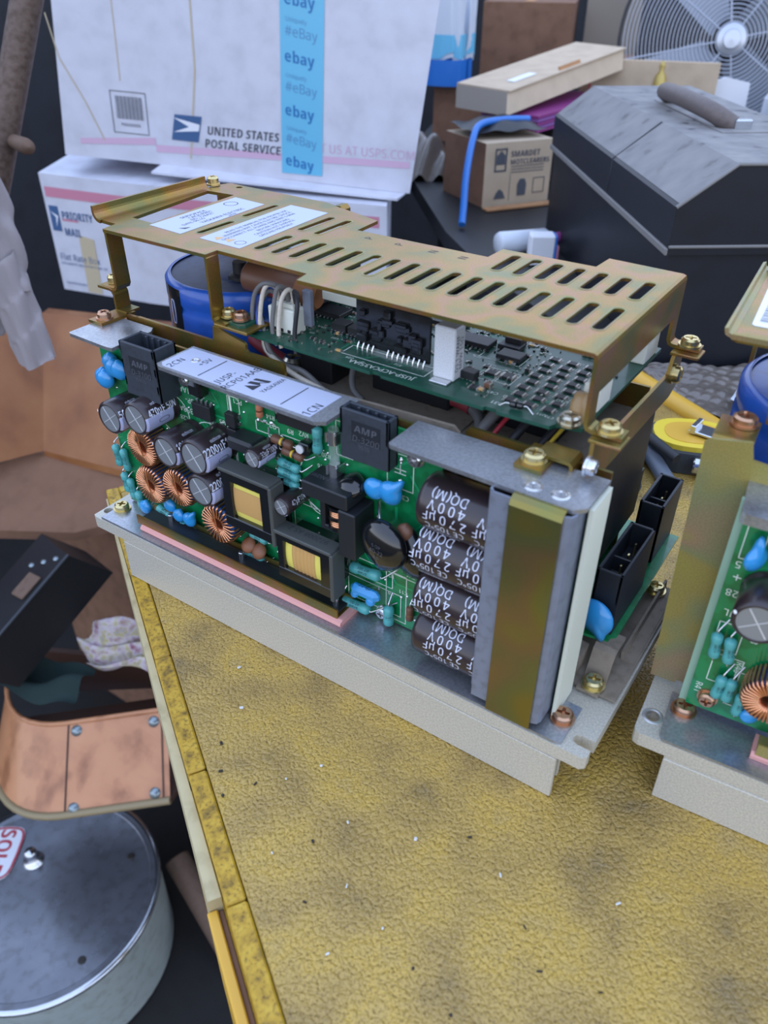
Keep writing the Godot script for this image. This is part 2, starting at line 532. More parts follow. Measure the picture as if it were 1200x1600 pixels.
	M.piping = mk(c("8c7c5c"), 0.5)
	M.rivet = mk(c("8f9ba0"), 0.35, 0.8)
	M.lid = mk(c("7c8089"), 0.5, 0.6, {"tex": grime, "scale": 4.0, "rtex": smudge})
	M.drum = mk(c("a9b3b0"), 0.5, 0.25, {"tex": grime, "scale": 4.0})
	M.black_case = mk(c("0e1015"), 0.5, 0.0, {"tex": grime, "scale": 5.0})
	M.case_edge = mk(c("3c4046"), 0.45, 0.4)
	M.rust = mk(c("7a6456"), 0.7, 0.4, {"tex": grime, "scale": 8.0})
	M.pipe = mk(c("6a5a52"), 0.55, 0.35, {"tex": ntex(noise(0.05, FastNoiseLite.TYPE_SIMPLEX_SMOOTH, 4, 79), [[0.0, c("a09080")], [0.7, c("ffffff")], [0.82, c("e8e0d8")], [1.0, c("ffffff")]]), "scale": 6.0})
	M.cloth = mk(c("8f8788"), 0.9, 0.0, {"rim": 0.3})
	M.rag = mk(c("c9c4c8"), 0.9, 0.0, {"tex": ntex(noise(0.018, FastNoiseLite.TYPE_SIMPLEX_SMOOTH, 3, 81), [[0.0, c("8a3c50")], [0.3, c("d8c8d0")], [0.5, c("f4f0f0")], [0.68, c("d8d088")], [1.0, c("a8b4c8")]]), "scale": 8.0})
	M.green_cloth = mk(c("182c2b"), 0.9)
	var dust := ntex(noise(0.011, FastNoiseLite.TYPE_SIMPLEX_SMOOTH, 6, 83), [[0.0, c("4a4a4e")], [0.14, c("66676c")], [0.22, c("97989e")], [0.55, c("a6a7ac")], [1.0, c("b6b6b8")]])
	M.toolbox_dust = mk(c("cecac4"), 0.85, 0.0, {"tex": dust, "scale": 7.0})
	M.toolbox_black = mk(c("20232c"), 0.45, 0.2, {"tex": grime, "scale": 4.0, "detail": fine, "dscale": 20.0})
	M.toolbox_edge = mk(c("7c7a78"), 0.7)
	M.handle = mk(c("6f6664"), 0.6, 0.3, {"tex": grime, "scale": 12.0})
	M.chrome = mk(c("c8ccd2"), 0.2, 0.95)
	M.fan_wire = mk(c("b4bac6"), 0.3, 0.8)
	M.fan_blade = mk(c("9aa0aa"), 0.45, 0.4)
	M.fan_ring = mk(c("2c2e32"), 0.5)
	M.purple = mk(c("8d5c9c"), 0.45)
	M.magenta = mk(c("8e3c7c"), 0.4)
	M.blue_plastic = mk(c("2a74c8"), 0.35)
	M.bag = mk(c("cfd6e0"), 0.3)
	M.yellow_paint = mk(c("d8a83c"), 0.4)
	M.tape_case = mk(c("e2c63c"), 0.4)
	M.rubber = mk(c("3a4048"), 0.6)
	M.grey_tool = mk(c("5c6470"), 0.45)
	M.film = mk(c("6f665e"), 0.3, 0.0, {"tex": grime, "scale": 8.0, "coat": 0.6})
	M.paper = mk(c("e4e6ec"), 0.7)
	M.floor = mk(c("1e1c1b"), 0.8, 0.0, {"tex": grime, "scale": 2.0})
	M.wall = mk(c("2a2c33"), 0.85, 0.0, {"tex": grime, "scale": 1.0})
	M.green_sticker = mk(c("38d048"), 0.5)
	M.red_ink = mk(c("b03848"), 0.5)
	M.gold = mk(c("b8a25c"), 0.4, 0.4)

# ---------------------------------------------------------------- electronic parts (their own frame: z out of the board)
func screw(parent: Node, p: Vector3, r: float, m: Material, b := FLAT, turn := 0.3, washer := true, h := 3.0, called := "screw"):
	var k := mb(p, b * Basis(Vector3(0, 0, 1), turn))
	var seg := 32
	var L := r * 0.62
	var a := r * 0.17
	var z0 := 1.0 if washer else 0.0
	k.lathe([Vector2(r * 0.78, z0 + h), Vector2(r, z0 + h * 0.72), Vector2(r, z0), Vector2(0, z0)], seg)
	for i in seg:
		var t0 := TAU * i / seg
		var t1 := TAU * (i + 1) / seg
		var f := func(t):
			var cx := absf(cos(t)) + 1e-5
			var cy := absf(sin(t)) + 1e-5
			return maxf(minf(L / cx, a / cy), minf(a / cx, L / cy))
		var d0 := Vector3(cos(t0), sin(t0), 0)
		var d1 := Vector3(cos(t1), sin(t1), 0)
		var zt := Vector3(0, 0, z0 + h)
		var zb := Vector3(0, 0, z0 + h * 0.35)
		var zr := Vector3(0, 0, z0 + h)
		k.quad(d0 * f.call(t0) + zr, d0 * r * 0.78 + zt, d1 * r * 0.78 + zt, d1 * f.call(t1) + zr)
		k.quad(d0 * f.call(t0) + zr, d1 * f.call(t1) + zr, d1 * f.call(t1) * 0.8 + zb, d0 * f.call(t0) * 0.8 + zb)
		k.tri(zb, d0 * f.call(t0) * 0.8 + zb, d1 * f.call(t1) * 0.8 + zb)
	var s := part(parent, called, k, m)
	if washer and not parent is MeshInstance3D:
		part(s, "washer", mb(p, b).lathe([Vector2(r * 0.9, 1.0), Vector2(r * 1.22, 1.0), Vector2(r * 1.22, 0.0), Vector2(0, 0)], 24), m)

func electrolytic(A: Node, u: float, w: float, zb: float, r: float, L: float, words: Array, stripe_at := -0.5, b := Basis.IDENTITY, o := Vector3.INF):
	var p := Vector3(u, w, zb) if o == Vector3.INF else o
	var k := mb(p, b)
	var e := r * 0.09
	k.lathe([Vector2(r * 0.80, L - e * 0.4), Vector2(r * 0.86, L), Vector2(r - e, L - e * 0.3), Vector2(r, L - e * 1.6), Vector2(r, 5.0), Vector2(r - 0.9, 3.8), Vector2(r - 0.9, 3.0), Vector2(r, 1.8), Vector2(r, 0.4), Vector2(r - 0.6, 0), Vector2(0, 0)], 32, true)
	var s := part(A, "electrolytic_capacitor", k, M.sleeve)
	part(s, "end_cap", mb(p, b).lathe([Vector2(0, L - e * 0.6), Vector2(r * 0.81, L - e * 0.6), Vector2(r * 0.81, L - e)], 28), M.captop)
	var sc := mb(p, b)
	for q in [[0.0, 0.05], [PI / 2, 0.03]]:
		sc.box(Vector3(0, 0, L - e * 0.6 + 0.06), Vector3(r * 1.5, r * q[1], 0.12), 0.0, Basis(Vector3(0, 0, 1), q[0] - 0.95))
	part(s, "score_mark", sc, M.score)
	var bd := mb(p, b)
	for i in 8:
		var a0 := stripe_at - 0.45 + 0.9 * i / 8.0
		var a1 := stripe_at - 0.45 + 0.9 * (i + 1) / 8.0
		var q0 := Vector3(cos(a0), sin(a0), 0) * (r + 0.07)
		var q1 := Vector3(cos(a1), sin(a1), 0) * (r + 0.07)
		var z0 := Vector3(0, 0, 5.0)
		var z1 := Vector3(0, 0, L - e * 1.6)
		bd.trin(q0 + z0, q1 + z0, q1 + z1, q0, q1, q1)
		bd.trin(q0 + z0, q1 + z1, q0 + z1, q0, q1, q0)
		bd.trin(q0 + z1, q1 + z1, q1 * (1 - e / r) + Vector3(0, 0, L - e * 0.25), q0 + Vector3(0, 0, r), q1 + Vector3(0, 0, r), q1 + Vector3(0, 0, r))
		bd.trin(q0 + z1, q1 * (1 - e / r) + Vector3(0, 0, L - e * 0.25), q0 * (1 - e / r) + Vector3(0, 0, L - e * 0.25), q0 + Vector3(0, 0, r), q1 + Vector3(0, 0, r), q0 + Vector3(0, 0, r))
	part(s, "stripe", bd, M.stripe)
	var mk2 := mb(p, b)
	mk2.X = mk2.X * Transform3D(Basis(Vector3(0, 0, 1), 2.85), Vector3.ZERO)
	mk2.X = mk2.X * Transform3D(Basis(Vector3(0, 1, 0), 0.5), Vector3(r * 0.935, 0, L - e * 0.05))
	mk2.lathe([Vector2(0, 0.14), Vector2(r * 0.06, 0.12), Vector2(r * 0.085, 0.0)], 12, true)
	part(s, "white_mark", mk2, M.print_white)
	var tx := mb(p, b)
	var mark := mb(p, b)
	for q in words:   # [text, height, z from base, angle]
		letter(tx, q[0], q[1], func(x, y): return Vector3(cos(q[3] + y / r) * (r + 0.1), sin(q[3] + y / r) * (r + 0.1), q[2] - x * 0.74), q[1] > 3.0)
	for i in 12:   # rounded minus sign on the stripe
		var t0 := TAU * i / 12
		var t1 := TAU * (i + 1) / 12
		var f := func(t, g): return Vector3(cos(stripe_at + sin(t) * 1.4 * g / r) * (r + 0.14), sin(stripe_at + sin(t) * 1.4 * g / r) * (r + 0.14), L * 0.5 + clampf(cos(t) * 4.2, -3.4, 3.4) * (1.0 if g == 1.0 else 0.88))
		mark.quad(f.call(t0, 0.8), f.call(t0, 1.0), f.call(t1, 1.0), f.call(t1, 0.8))
	part(s, "lettering", tx, M.print)
	part(s, "minus_sign", mark, M.ink_grey)
	return s

func toroid(A: Node, u: float, w: float, zb: float, ro: float, ri: float, L: float, turns := 30):
	var p := Vector3(u, w, zb)
	var core := mb(p).lathe([Vector2(ri, L - 1.2), Vector2(ri + 1, L - 0.6), Vector2(ro - 1, L - 0.6), Vector2(ro, L - 1.6), Vector2(ro, 1.0), Vector2(ri, 1.0), Vector2(ri, L - 1.2)], 28)
	var t := part(A, "toroid_inductor", core, M.core_blue)
	var k := mb(p)
	for i in turns:
		var a := TAU * i / turns
		var d := Vector3(cos(a), sin(a), 0)
		var d2 := Vector3(cos(a + TAU / turns * 0.5), sin(a + TAU / turns * 0.5), 0)
		var z := Vector3(0, 0, 1)
		k.tube([d * (ro + 0.5) + z * 1.0, d * (ro + 0.6) + z * (L - 1.4), d * (ro - 0.6) + z * (L + 0.5), d * (ri + 0.8) + z * (L + 0.3), d2 * (ri - 0.7) + z * (L - 1.6), d2 * (ri - 0.5) + z * 1.0], 0.62 if i % 2 else 0.68, 5)
	var wd := part(t, "winding", k, M.copper)
	part(t, "tail_wire", mb(p).tube([Vector3(-ri * 0.3, ro * 0.9, L + 0.9), Vector3(0, 0, L + 1.0), Vector3(ri * 0.3, -ro * 0.4, L + 0.9)], 0.5, 5), M.copper)
	return wd

func resistor(A: Node, a: Vector3, b: Vector3, r: float, body: Material, bands := [], lead_a := Vector3.INF, lead_b := Vector3.INF):
	var z := (b - a).normalized()
	var x := z.cross(Vector3(0.1, 0.2, 1)).normalized()
	var L := (b - a).length()
	var bs := Basis(x, z.cross(x), z)
	var k := mb(a, bs)
	k.lathe([Vector2(0, L), Vector2(r * 0.55, L - 0.1), Vector2(r, L - r * 0.5), Vector2(r, L - r * 1.6), Vector2(r * 0.86, L - r * 2.1), Vector2(r * 0.86, r * 2.1), Vector2(r, r * 1.6), Vector2(r, r * 0.5), Vector2(r * 0.55, 0.1), Vector2(0, 0)], 14, true)
	var s := part(A, "resistor", k, body)
	for q in bands:
		part(s, "band", mb(a, bs).lathe([Vector2(r * 0.9, L * q[0] + L * 0.045), Vector2(r * 0.9, L * q[0] - L * 0.045)], 14), q[1])
	var ld := mb()
	if lead_a != Vector3.INF: ld.tube(rod([a - z * 0.1, a - z * 1.6, lead_a], 3), 0.42, 5)
	if lead_b != Vector3.INF: ld.tube(rod([b + z * 0.1, b + z * 1.6, lead_b], 3), 0.42, 5)
	if ld.v.size(): part(s, "lead", ld, M.tin)
	return s

func teal_resistor(A: Node, a: Vector3, b: Vector3, r := 2.5, lead_a := Vector3.INF, lead_b := Vector3.INF):
	var s = resistor(A, a, b, r, M.teal, [], lead_a, lead_b)
	var t := mb()
	var z := (b - a).normalized()
	var ref := Vector3(0.35, 0.55, 0.75).normalized()
	var y := (ref - z * ref.dot(z)).normalized()
	var sd := z.cross(y)
	for row in [[0.35, "RN14"], [-0.35, "100 5%"]]:
		letter(t, row[1], r * 0.55, func(xx, yy): return (a + b) / 2 + z * xx + (y * cos(row[0] + yy / r) - sd * -sin(row[0] + yy / r)) * (r * 0.86 + 0.12))
	part(s, "lettering", t, M.ink)

func drop_outline(r: float, tail: float, dir := PI / 2) -> Array:
	var o := []
	for i in 44:
		var t := TAU * i / 44
		var k := r
		var d := wrapf(t - dir, -PI, PI)
		k += tail * exp(-pow(d / 0.22, 2))
		k += tail * 0.2 * exp(-pow(d / 0.6, 2))
		o.append(Vector2(cos(t), sin(t)) * k)
	return o

func disc_cap(A: Node, p: Vector3, r: float, th: float, tail: float, dir: float, b := Basis.IDENTITY, m: Material = null, called := "ceramic_capacitor"):
	return part(A, called, mb(p, b).blob(drop_outline(r, tail, dir), th), m if m else M.blue_disc)

func chip(A: Node, c0: Vector3, s: Vector3, pins := 0, b := Basis.IDENTITY, called := "chip"):   # s: size, z = thickness, pins along both long (x) edges
	var k := mb(c0, b).box(Vector3.ZERO, s, 0.3)
	var p := mb(c0, b)
	for i in pins:
		var x := (i + 0.5 - pins / 2.0) * s.x / pins
		for sg in [-1, 1]:
			p.box(Vector3(x, sg * (s.y / 2 + 0.6), -s.z * 0.25), Vector3(s.x / pins * 0.45, 1.2, 0.4))
			p.box(Vector3(x, sg * (s.y / 2 + 1.2), -s.z * 0.5 + 0.1), Vector3(s.x / pins * 0.45, 0.9, 0.4))
	var o := part(A, called, k, M.chip)
	if pins: part(o, "pins", p, M.tin)
	return o

func smd(A: Node, c0: Vector3, lx: float, ly: float, h := 0.9, m: Material = null, called := "chip_resistor"):
	var k := mb(c0, FLAT).box(Vector3(0, 0, h / 2), Vector3(lx * 0.68, ly, h), 0.1)
	var e := mb(c0, FLAT)
	for sg in [-1, 1]:
		e.box(Vector3(sg * lx * 0.4, 0, h / 2), Vector3(lx * 0.16, ly * 1.02, h * 1.05), 0.1)
		e.box(Vector3(sg * lx * 0.5, 0, 0.1), Vector3(lx * 0.14, ly * 1.1, 0.2))
	part(A, called, [[k, m if m else M.chip], [e, M.smd_end]])

func rounded_slot(x: float, y0: float, y1: float, w: float) -> PackedVector2Array:
	var o := PackedVector2Array()
	var r := w / 2
	for i in 9: o.append(Vector2(x + r * cos(PI * i / 8), y1 - r + r * sin(PI * i / 8)))
	for i in 9: o.append(Vector2(x + r * cos(PI + PI * i / 8), y0 + r + r * sin(PI + PI * i / 8)))
	return o

func circle(x: float, y: float, r: float, n := 20) -> PackedVector2Array:
	var o := PackedVector2Array()
	for i in n: o.append(Vector2(x + r * cos(TAU * i / n), y + r * sin(TAU * i / n)))
	return o

func pierced(outline: Array, holes: Array, top: float, depth: float, m: Material, p := Vector3.ZERO, b := FLAT) -> ArrayMesh:   # sheet with holes cut through it
	var k := mb(p, b)
	var ol := PackedVector2Array(outline)
	if Geometry2D.is_polygon_clockwise(ol): ol.reverse()
	var cuts := []
	for h in holes:
		var sx := 0.0
		for q in h: sx += q.x
		cuts.append(sx / h.size())
	cuts.sort()
	cuts.push_front(-2000.0)
	cuts.append(2000.0)
	for i in cuts.size() - 1:
		if cuts[i + 1] - cuts[i] < 1e-3: continue
		var strip := PackedVector2Array([Vector2(cuts[i], -2000), Vector2(cuts[i + 1], -2000), Vector2(cuts[i + 1], 2000), Vector2(cuts[i], 2000)])
		var todo: Array = Geometry2D.intersect_polygons(ol, strip)
		for h in holes:
			var nx := []
			for t in todo: nx.append_array(Geometry2D.clip_polygons(t, h))
			todo = nx
		for t in todo:
			var pl: PackedVector2Array = t
			if Geometry2D.is_polygon_clockwise(pl): continue
			var ix := Geometry2D.triangulate_polygon(pl)
			for j in range(0, ix.size(), 3):
				var e0 := pl[ix[j]]
				var e1 := pl[ix[j + 1]]
				var e2 := pl[ix[j + 2]]
				if (e1 - e0).cross(e2 - e0) < 0:
					var sw := e1
					e1 = e2; e2 = sw
				k.tri(Vector3(e0.x, e0.y, top), Vector3(e1.x, e1.y, top), Vector3(e2.x, e2.y, top))
				k.tri(Vector3(e0.x, e0.y, top - depth), Vector3(e2.x, e2.y, top - depth), Vector3(e1.x, e1.y, top - depth))
	var rims := [ol]
	for h in holes:
		var hh: PackedVector2Array = h.duplicate()
		if not Geometry2D.is_polygon_clockwise(hh): hh.reverse()
		rims.append(hh)
	for pl in rims:
		for j in pl.size():
			var a0: Vector2 = pl[j]
			var a1: Vector2 = pl[(j + 1) % pl.size()]
			k.quad(Vector3(a0.x, a0.y, top - depth), Vector3(a1.x, a1.y, top - depth), Vector3(a1.x, a1.y, top), Vector3(a0.x, a0.y, top))
	var outm := ArrayMesh.new()
	k.commit(outm, m)
	return outm

func rect_frame(m: MB, x0: float, y0: float, x1: float, y1: float, t: float, z: float):   # thin printed outline
	for q in [[x0, y0, x1, y0 + t], [x0, y1 - t, x1, y1], [x0, y0, x0 + t, y1], [x1 - t, y0, x1, y1]]:
		m.quad(Vector3(q[0], q[1], z), Vector3(q[2], q[1], z), Vector3(q[2], q[3], z), Vector3(q[0], q[3], z))

func line2(m: MB, a: Vector2, b: Vector2, t: float, z: float):
	var d := (b - a).normalized()
	var s := Vector2(-d.y, d.x) * t / 2
	m.quad(Vector3(a.x - s.x, a.y - s.y, z), Vector3(b.x - s.x, b.y - s.y, z), Vector3(b.x + s.x, b.y + s.y, z), Vector3(a.x + s.x, a.y + s.y, z))

func ring(m: MB, x: float, y: float, r: float, t: float, z: float, a0 := 0.0, a1 := TAU, n := 28):
	for i in n:
		var p := a0 + (a1 - a0) * i / n
		var q := a0 + (a1 - a0) * (i + 1) / n
		m.quad(Vector3(x + cos(p) * (r - t), y + sin(p) * (r - t), z), Vector3(x + cos(p) * r, y + sin(p) * r, z), Vector3(x + cos(q) * r, y + sin(q) * r, z), Vector3(x + cos(q) * (r - t), y + sin(q) * (r - t), z))

func plug_shell(A: Node, p: Vector3, s: Vector3, b: Basis, m: Material, called := "connector"):   # open shroud: p centre of bottom, local z up, opening up
	var k := mb(p, b)
	var t := 1.6
	k.box(Vector3(-s.x / 2 + t / 2, 0, s.z / 2), Vector3(t, s.y, s.z), 0.3)
	k.box(Vector3(s.x / 2 - t / 2, 0, s.z / 2), Vector3(t, s.y, s.z), 0.3)
	k.box(Vector3(0, -s.y / 2 + t / 2, s.z / 2), Vector3(s.x, t, s.z), 0.3)
	k.box(Vector3(0, s.y / 2 - t / 2, s.z / 2), Vector3(s.x, t, s.z), 0.3)
	k.box(Vector3(0, 0, s.z * 0.3), Vector3(s.x - 1, s.y - 1, s.z * 0.6))
	return part(A, called, k, m)

# ---------------------------------------------------------------- the large amplifier
func heat_sink(A: Node, u0: float, u1: float, depth: float):
	var hs := part(A, "heat_sink", mb().box(Vector3((u0 + u1) / 2, -10.5, -depth / 2), Vector3(u1 - u0, 3.2, depth - 2), 0.3), M.sink)
	var n := 11
	for i in n:
		var v := 1.6 + (depth - 4) * i / (n - 1)
		part(hs, "fin", mb().box(Vector3((u0 + u1) / 2 + (0.0 if i == 0 else 1.2), -24.5, -v), Vector3(u1 - u0 - (0.0 if i == 0 else 6.0), 26.0, 2.6), 0.3), M.sink)

func amplifier_main():
	var A := thing("servo_amplifier", "whole open servo amplifier with slotted gold cover, green boards and blue capacitor", "amplifier")
	off = Vector3(0, 37.5, 0)
	# base plate, flange and heat sink
	var bo := [Vector2(-1, 0.5), Vector2(1.2, -0.6), Vector2(311, -0.6), Vector2(313, 1.2), Vector2(313, 5.2), Vector2(306.5, 5.2), Vector2(304.5, 6.2), Vector2(303.8, 8), Vector2(304.5, 9.8), Vector2(306.5, 10.8), Vector2(313, 10.8), Vector2(313, 128), Vector2(-1, 128)]
	part(A, "base_plate", pierced(bo, [circle(2.8, 8.0, 2.8)], -1.6, 7.4, M.sink), null)
	var fo := [Vector2(6.5, -0.2), Vector2(298, -0.2), Vector2(301, 1.0), Vector2(301, 24), Vector2(6.5, 30)]
	part(A, "base_flange", mb(Vector3.ZERO, FLAT).prism(fo, -1.5, 0.0), M.alu)
	heat_sink(A, 22.5, 300.6, 126)
	screw(A, Vector3(10.5, 0, -12.5), 4.2, M.screw_gold, FLAT, 0.5)
	screw(A, Vector3(296, 0, -13.5), 4.6, M.screw_copper, FLAT, 0.2)
	front_board(A)
	capacitor_bank(A)
	top_plates(A)
	frame_parts(A)
	vent_cover(A)
	upper_board(A)
	inner_parts(A)
	lower_right(A)

func front_board(A: Node):
	var Z := -22.0
	var pcb := part(A, "circuit_board", mb().box(Vector3(116, 56.5, Z - 0.8), Vector3(216, 111, 1.6)), M.pcb)
	part(A, "board_backing", mb().box(Vector3(116, 57, Z - 4.5), Vector3(218, 114, 1.4)), M.zinc)
	# printed lines, pads and lettering
	var sk := mb(Vector3(0, 0, Z + 0.08))
	var up := Vector3(0, -1, 0)
	var rt := Vector3(-1, 0, 0)
	for q in [["PE3-3358A", 76, 82.5, 3.2], ["JUSP-", 76, 88.5, 3.2], ["RCP01AAA", 75, 94, 3.2], ["C28", 68, 77, 2.6], ["C26", 89, 80, 2.6], ["U3", 96, 83, 2.6], ["PC1", 108, 98, 2.6], ["PC2", 111, 80.5, 2.4], ["R14", 129, 96, 2.4], ["Q2", 130, 91.5, 2.6], ["RV2", 149, 93, 2.6], ["R9", 141, 92, 2.6], ["R20", 162, 86, 2.4], ["R16", 159, 79, 2.2], ["C1", 190, 77, 2.4], ["C3", 206, 79, 2.4], ["C6", 153, 61, 2.4], ["C9", 199, 20, 2.2], ["C11", 206, 24, 2.2], ["R2", 199, 31, 2.2], ["R21", 183, 11, 2.2], ["R1", 178, 30, 2.2], ["TH1", 210, 36, 2.2], ["L4", 104, 12, 2.4]]:
		flat_text(sk, q[0], q[3], Vector3(q[1], q[2] - 1, 0), rt, up)
	flat_text(sk, "+", 6.0, Vector3(192, 74, 0), Vector3(1, 0, 0), Vector3(0, 1, 0))
	for q in [[60, 76, 12.2], [86, 66, 12.6], [101, 70, 13.2], [140, 78, 7.4], [157, 57, 7.4], [97.7, 14, 15]]:
		ring(sk, q[0], q[1], q[2], 0.55, 0.0)
	for q in [[101, 90, 109, 99], [119, 85, 134, 91], [135, 82, 150, 88], [196, 82, 210, 100], [174, 22, 200, 33], [173, 6, 205, 20], [196, 3, 208, 33], [140, 35, 178, 52], [104, 58, 132, 76], [168, 88, 178, 106], [30, 60, 44, 70], [190, 32, 214, 50]]:
		rect_frame(sk, q[0], q[1], q[2], q[3], 0.4, 0.0)
	line2(sk, Vector2(102.5, 110), Vector2(103.5, 62), 1.3, 0.0)
	line2(sk, Vector2(203, 90), Vector2(203, 95), 0.4, 0.0)
	line2(sk, Vector2(200, 90), Vector2(206, 90), 0.4, 0.0)
	line2(sk, Vector2(200, 92), Vector2(206, 92), 0.4, 0.0)
	line2(sk, Vector2(150, 55), Vector2(165, 47), 0.9, 0.0)
	line2(sk, Vector2(116, 70), Vector2(116, 58), 0.9, 0.0)
	part(pcb, "silkscreen_print", sk, M.silk)
	var tr := mb(Vector3(0, 0, Z + 0.05))
	for i in 46:
		var a := Vector2(rng.randf_range(12, 216), rng.randf_range(4, 108))
		var pts := [a]
		for k in 3:
			var d := Vector2([1, 0.7, 0, -0.7][rng.randi() % 4], [0, 0.7, 1, 0.7][rng.randi() % 4]) * rng.randf_range(4, 18)
			pts.append(Vector2(clampf(pts[-1].x + d.x, 10, 220), clampf(pts[-1].y + d.y, 3, 110)))
		for k in 3: if pts[k].distance_to(pts[k + 1]) > 0.5: line2(tr, pts[k], pts[k + 1], rng.randf_range(0.6, 1.6), 0.0)
	part(pcb, "copper_track", tr, M.trace)
	var pd := mb(Vector3(0, 0, Z))
	for i in 120:
		var a := Vector3(rng.randf_range(12, 216), rng.randf_range(4, 108), 0)
		pd.lathe([Vector2(0, 0.5), Vector2(0.35, 0.45), Vector2(0.8, 0)], 7, true, Basis.IDENTITY, a)
	for a in [Vector2(84, 104), Vector2(121, 91), Vector2(125, 91.4), Vector2(129, 91.8), Vector2(135, 86), Vector2(165, 100), Vector2(203, 97), Vector2(203, 86), Vector2(180, 71), Vector2(214, 72), Vector2(197, 37), Vector2(190, 35)]:
		pd.lathe([Vector2(0, 0.8), Vector2(0.7, 0.6), Vector2(1.2, 0)], 9, true, Basis.IDENTITY, Vector3(a.x, a.y, 0))
	part(pcb, "solder_joint", pd, M.tin).set_meta("kind", "stuff")
	# electrolytic capacitors: x, y, radius, length
	var n := "nichicon"
	electrolytic(A, 36, 75.5, Z, 9.2, 23, [[n, 1.7, 12, 0.95], ["50V", 4.0, 19, 0.45]], -0.15)
	electrolytic(A, 57, 81.5, Z, 9.2, 23, [[n, 1.7, 13, 0.95], ["470µF 50V", 3.8, 11, 0.45]], -0.15)
	electrolytic(A, 74.8, 67.8, Z, 9.3, 22, [[n, 1.9, 10, 0.98], ["1000µF 25V", 3.6, 11, 0.5]], -0.2)
	electrolytic(A, 95.3, 71.2, Z, 10.0, 22, [[n, 1.9, 11, 0.95], ["2200µF10V", 4.4, 11, 0.5]], -0.18)
	electrolytic(A, 96.5, 52.2, Z, 9.5, 22, [[n, 1.9, 11, 0.95], ["2200µF10V", 4.2, 11, 0.5]], -0.2)
	electrolytic(A, 130.3, 80.3, Z, 5.0, 17, [[n, 1.3, 9, 1.0], ["33µF100V", 2.6, 9, 0.5]], -0.3)
	electrolytic(A, 146.2, 59, Z, 5.0, 17, [["47µF10V", 2.6, 8.5, 0.4]], -1.1)
	# toroids
	toroid(A, 43.5, 55, Z, 10.6, 4.0, 12, 40)
	toroid(A, 44.5, 30.8, Z, 10.8, 4.0, 12, 34)
	toroid(A, 67.5, 37.6, Z, 10.6, 4.0, 12, 30)
	toroid(A, 95, 24.8, Z, 11.0, 4.2, 12, 26)
	transformer(A, 124.6, 51.4, Z, 32, 33.5, Rect2(-9.5, -10.5, 18.5, 21.5), false)
	transformer(A, 159.3, 30.2, Z, 34, 27.5, Rect2(-12.5, -7.5, 22.5, 17), true)
	# connectors through the plate gaps
	for q in [[56.0, 103.6, 24.8, 15.0, 28.8, "D-3100"], [188.8, 105.8, 25.4, 7.6, 24.4, "D-3200"]]:
		var cz: float = -23.2 + q[3] / 2 if q[5] == "D-3100" else -22.2 + q[3] / 2
		var s = plug_shell(A, Vector3(q[0], q[1] - q[4] / 2, cz), Vector3(q[2], q[3], q[4]), Basis(Vector3(1, 0, 0), Vector3(0, 0, -1), Vector3(0, 1, 0)), M.connector)
		var rb := mb()
		for k in 4: rb.box(Vector3(q[0] - 6 + k * 4.5, q[1] + q[4] * 0.28, cz - q[3] / 2 + 2.2), Vector3(1.3, q[4] * 0.4, 1.4), 0.2)
		part(s, "key_rib", rb, M.connector)
		var fz: float = cz + q[3] / 2
		part(s, "label_panel", mb(Vector3(0, 0, fz + 0.06)).box(Vector3(q[0] + 1, q[1] + 3, 0), Vector3(15, 9.5, 0.1)), M.connector_dark)
		var tx := mb(Vector3(0, 0, fz + 0.16))
		flat_text(tx, "AMP", 3.2, Vector3(q[0] + 1, q[1] + 4.2, 0), Vector3(1.25, 0, 0), Vector3(0.12, 1, 0), true)
		flat_text(tx, q[5], 3.0, Vector3(q[0] + 1, q[1] - 0.6, 0), Vector3(1.1, 0, 0), Vector3(0.12, 1, 0))
		flat_text(tx, "Y2K1S" if q[5] == "D-3100" else "9S10", 2.0, Vector3(q[0], q[1] - 4.2, 0), Vector3(1, 0, 0), Vector3(0, 1, 0))
		part(s, "lettering", tx, M.ink_grey)
	# black block, relay, small coil, thermistor
	var b1 := part(A, "relay", mb().box(Vector3(172, 75.2, Z + 8), Vector3(26, 8.2, 16), 0.6), M.black)
	var tb := mb(Vector3(0, 79.4, 0))
	flat_text(tb, "G6DN TR4", 2.6, Vector3(167, 0, Z + 9), Vector3(1, 0, 0), Vector3(0, 0, -1))
	part(b1, "lettering", tb, M.ink_grey)
	part(A, "relay", mb().box(Vector3(184.5, 57.5, Z + 8), Vector3(9.5, 26, 16), 0.6), M.black)
	var co := part(A, "choke_coil", mb().box(Vector3(164.5, 60, Z + 4), Vector3(3, 22, 8), 0.4).box(Vector3(172, 50.5, Z + 4), Vector3(14, 3, 8), 0.4), M.black)
	for y in [54.0, 59.5, 65.0]:
		part(co, "bobbin_flange", mb().lathe([Vector2(0, 0.9), Vector2(5.6, 0.9), Vector2(5.6, -0.9), Vector2(0, -0.9)], 20, false, FLAT, Vector3(173.5, y, Z + 6)), M.gloss_black)
	for y in [56.7, 62.2]:
		var wd := mb()
		for k in 4: wd.lathe([Vector2(4.2, 0.55), Vector2(4.9, 0.0), Vector2(4.2, -0.55)], 20, true, FLAT, Vector3(173.5, y - 1.7 + k * 1.1, Z + 6))
		part(co, "winding", wd, M.copper)
	var th := part(A, "thermistor", mb(Vector3(203.8, 60, Z + 14), Basis(Vector3.UP, -0.12)).blob(drop_outline(13.0, 1.4, -PI / 2), 5.6, 8), M.gloss_black)
	var tt := mb(Vector3(203.6, 60, Z + 19.9), Basis(Vector3.UP, -0.12))
	flat_text(tt, "5 OP", 1.8, Vector3(0, 2.5, 0), Vector3(1, 0, 0), Vector3(0, 1, 0))
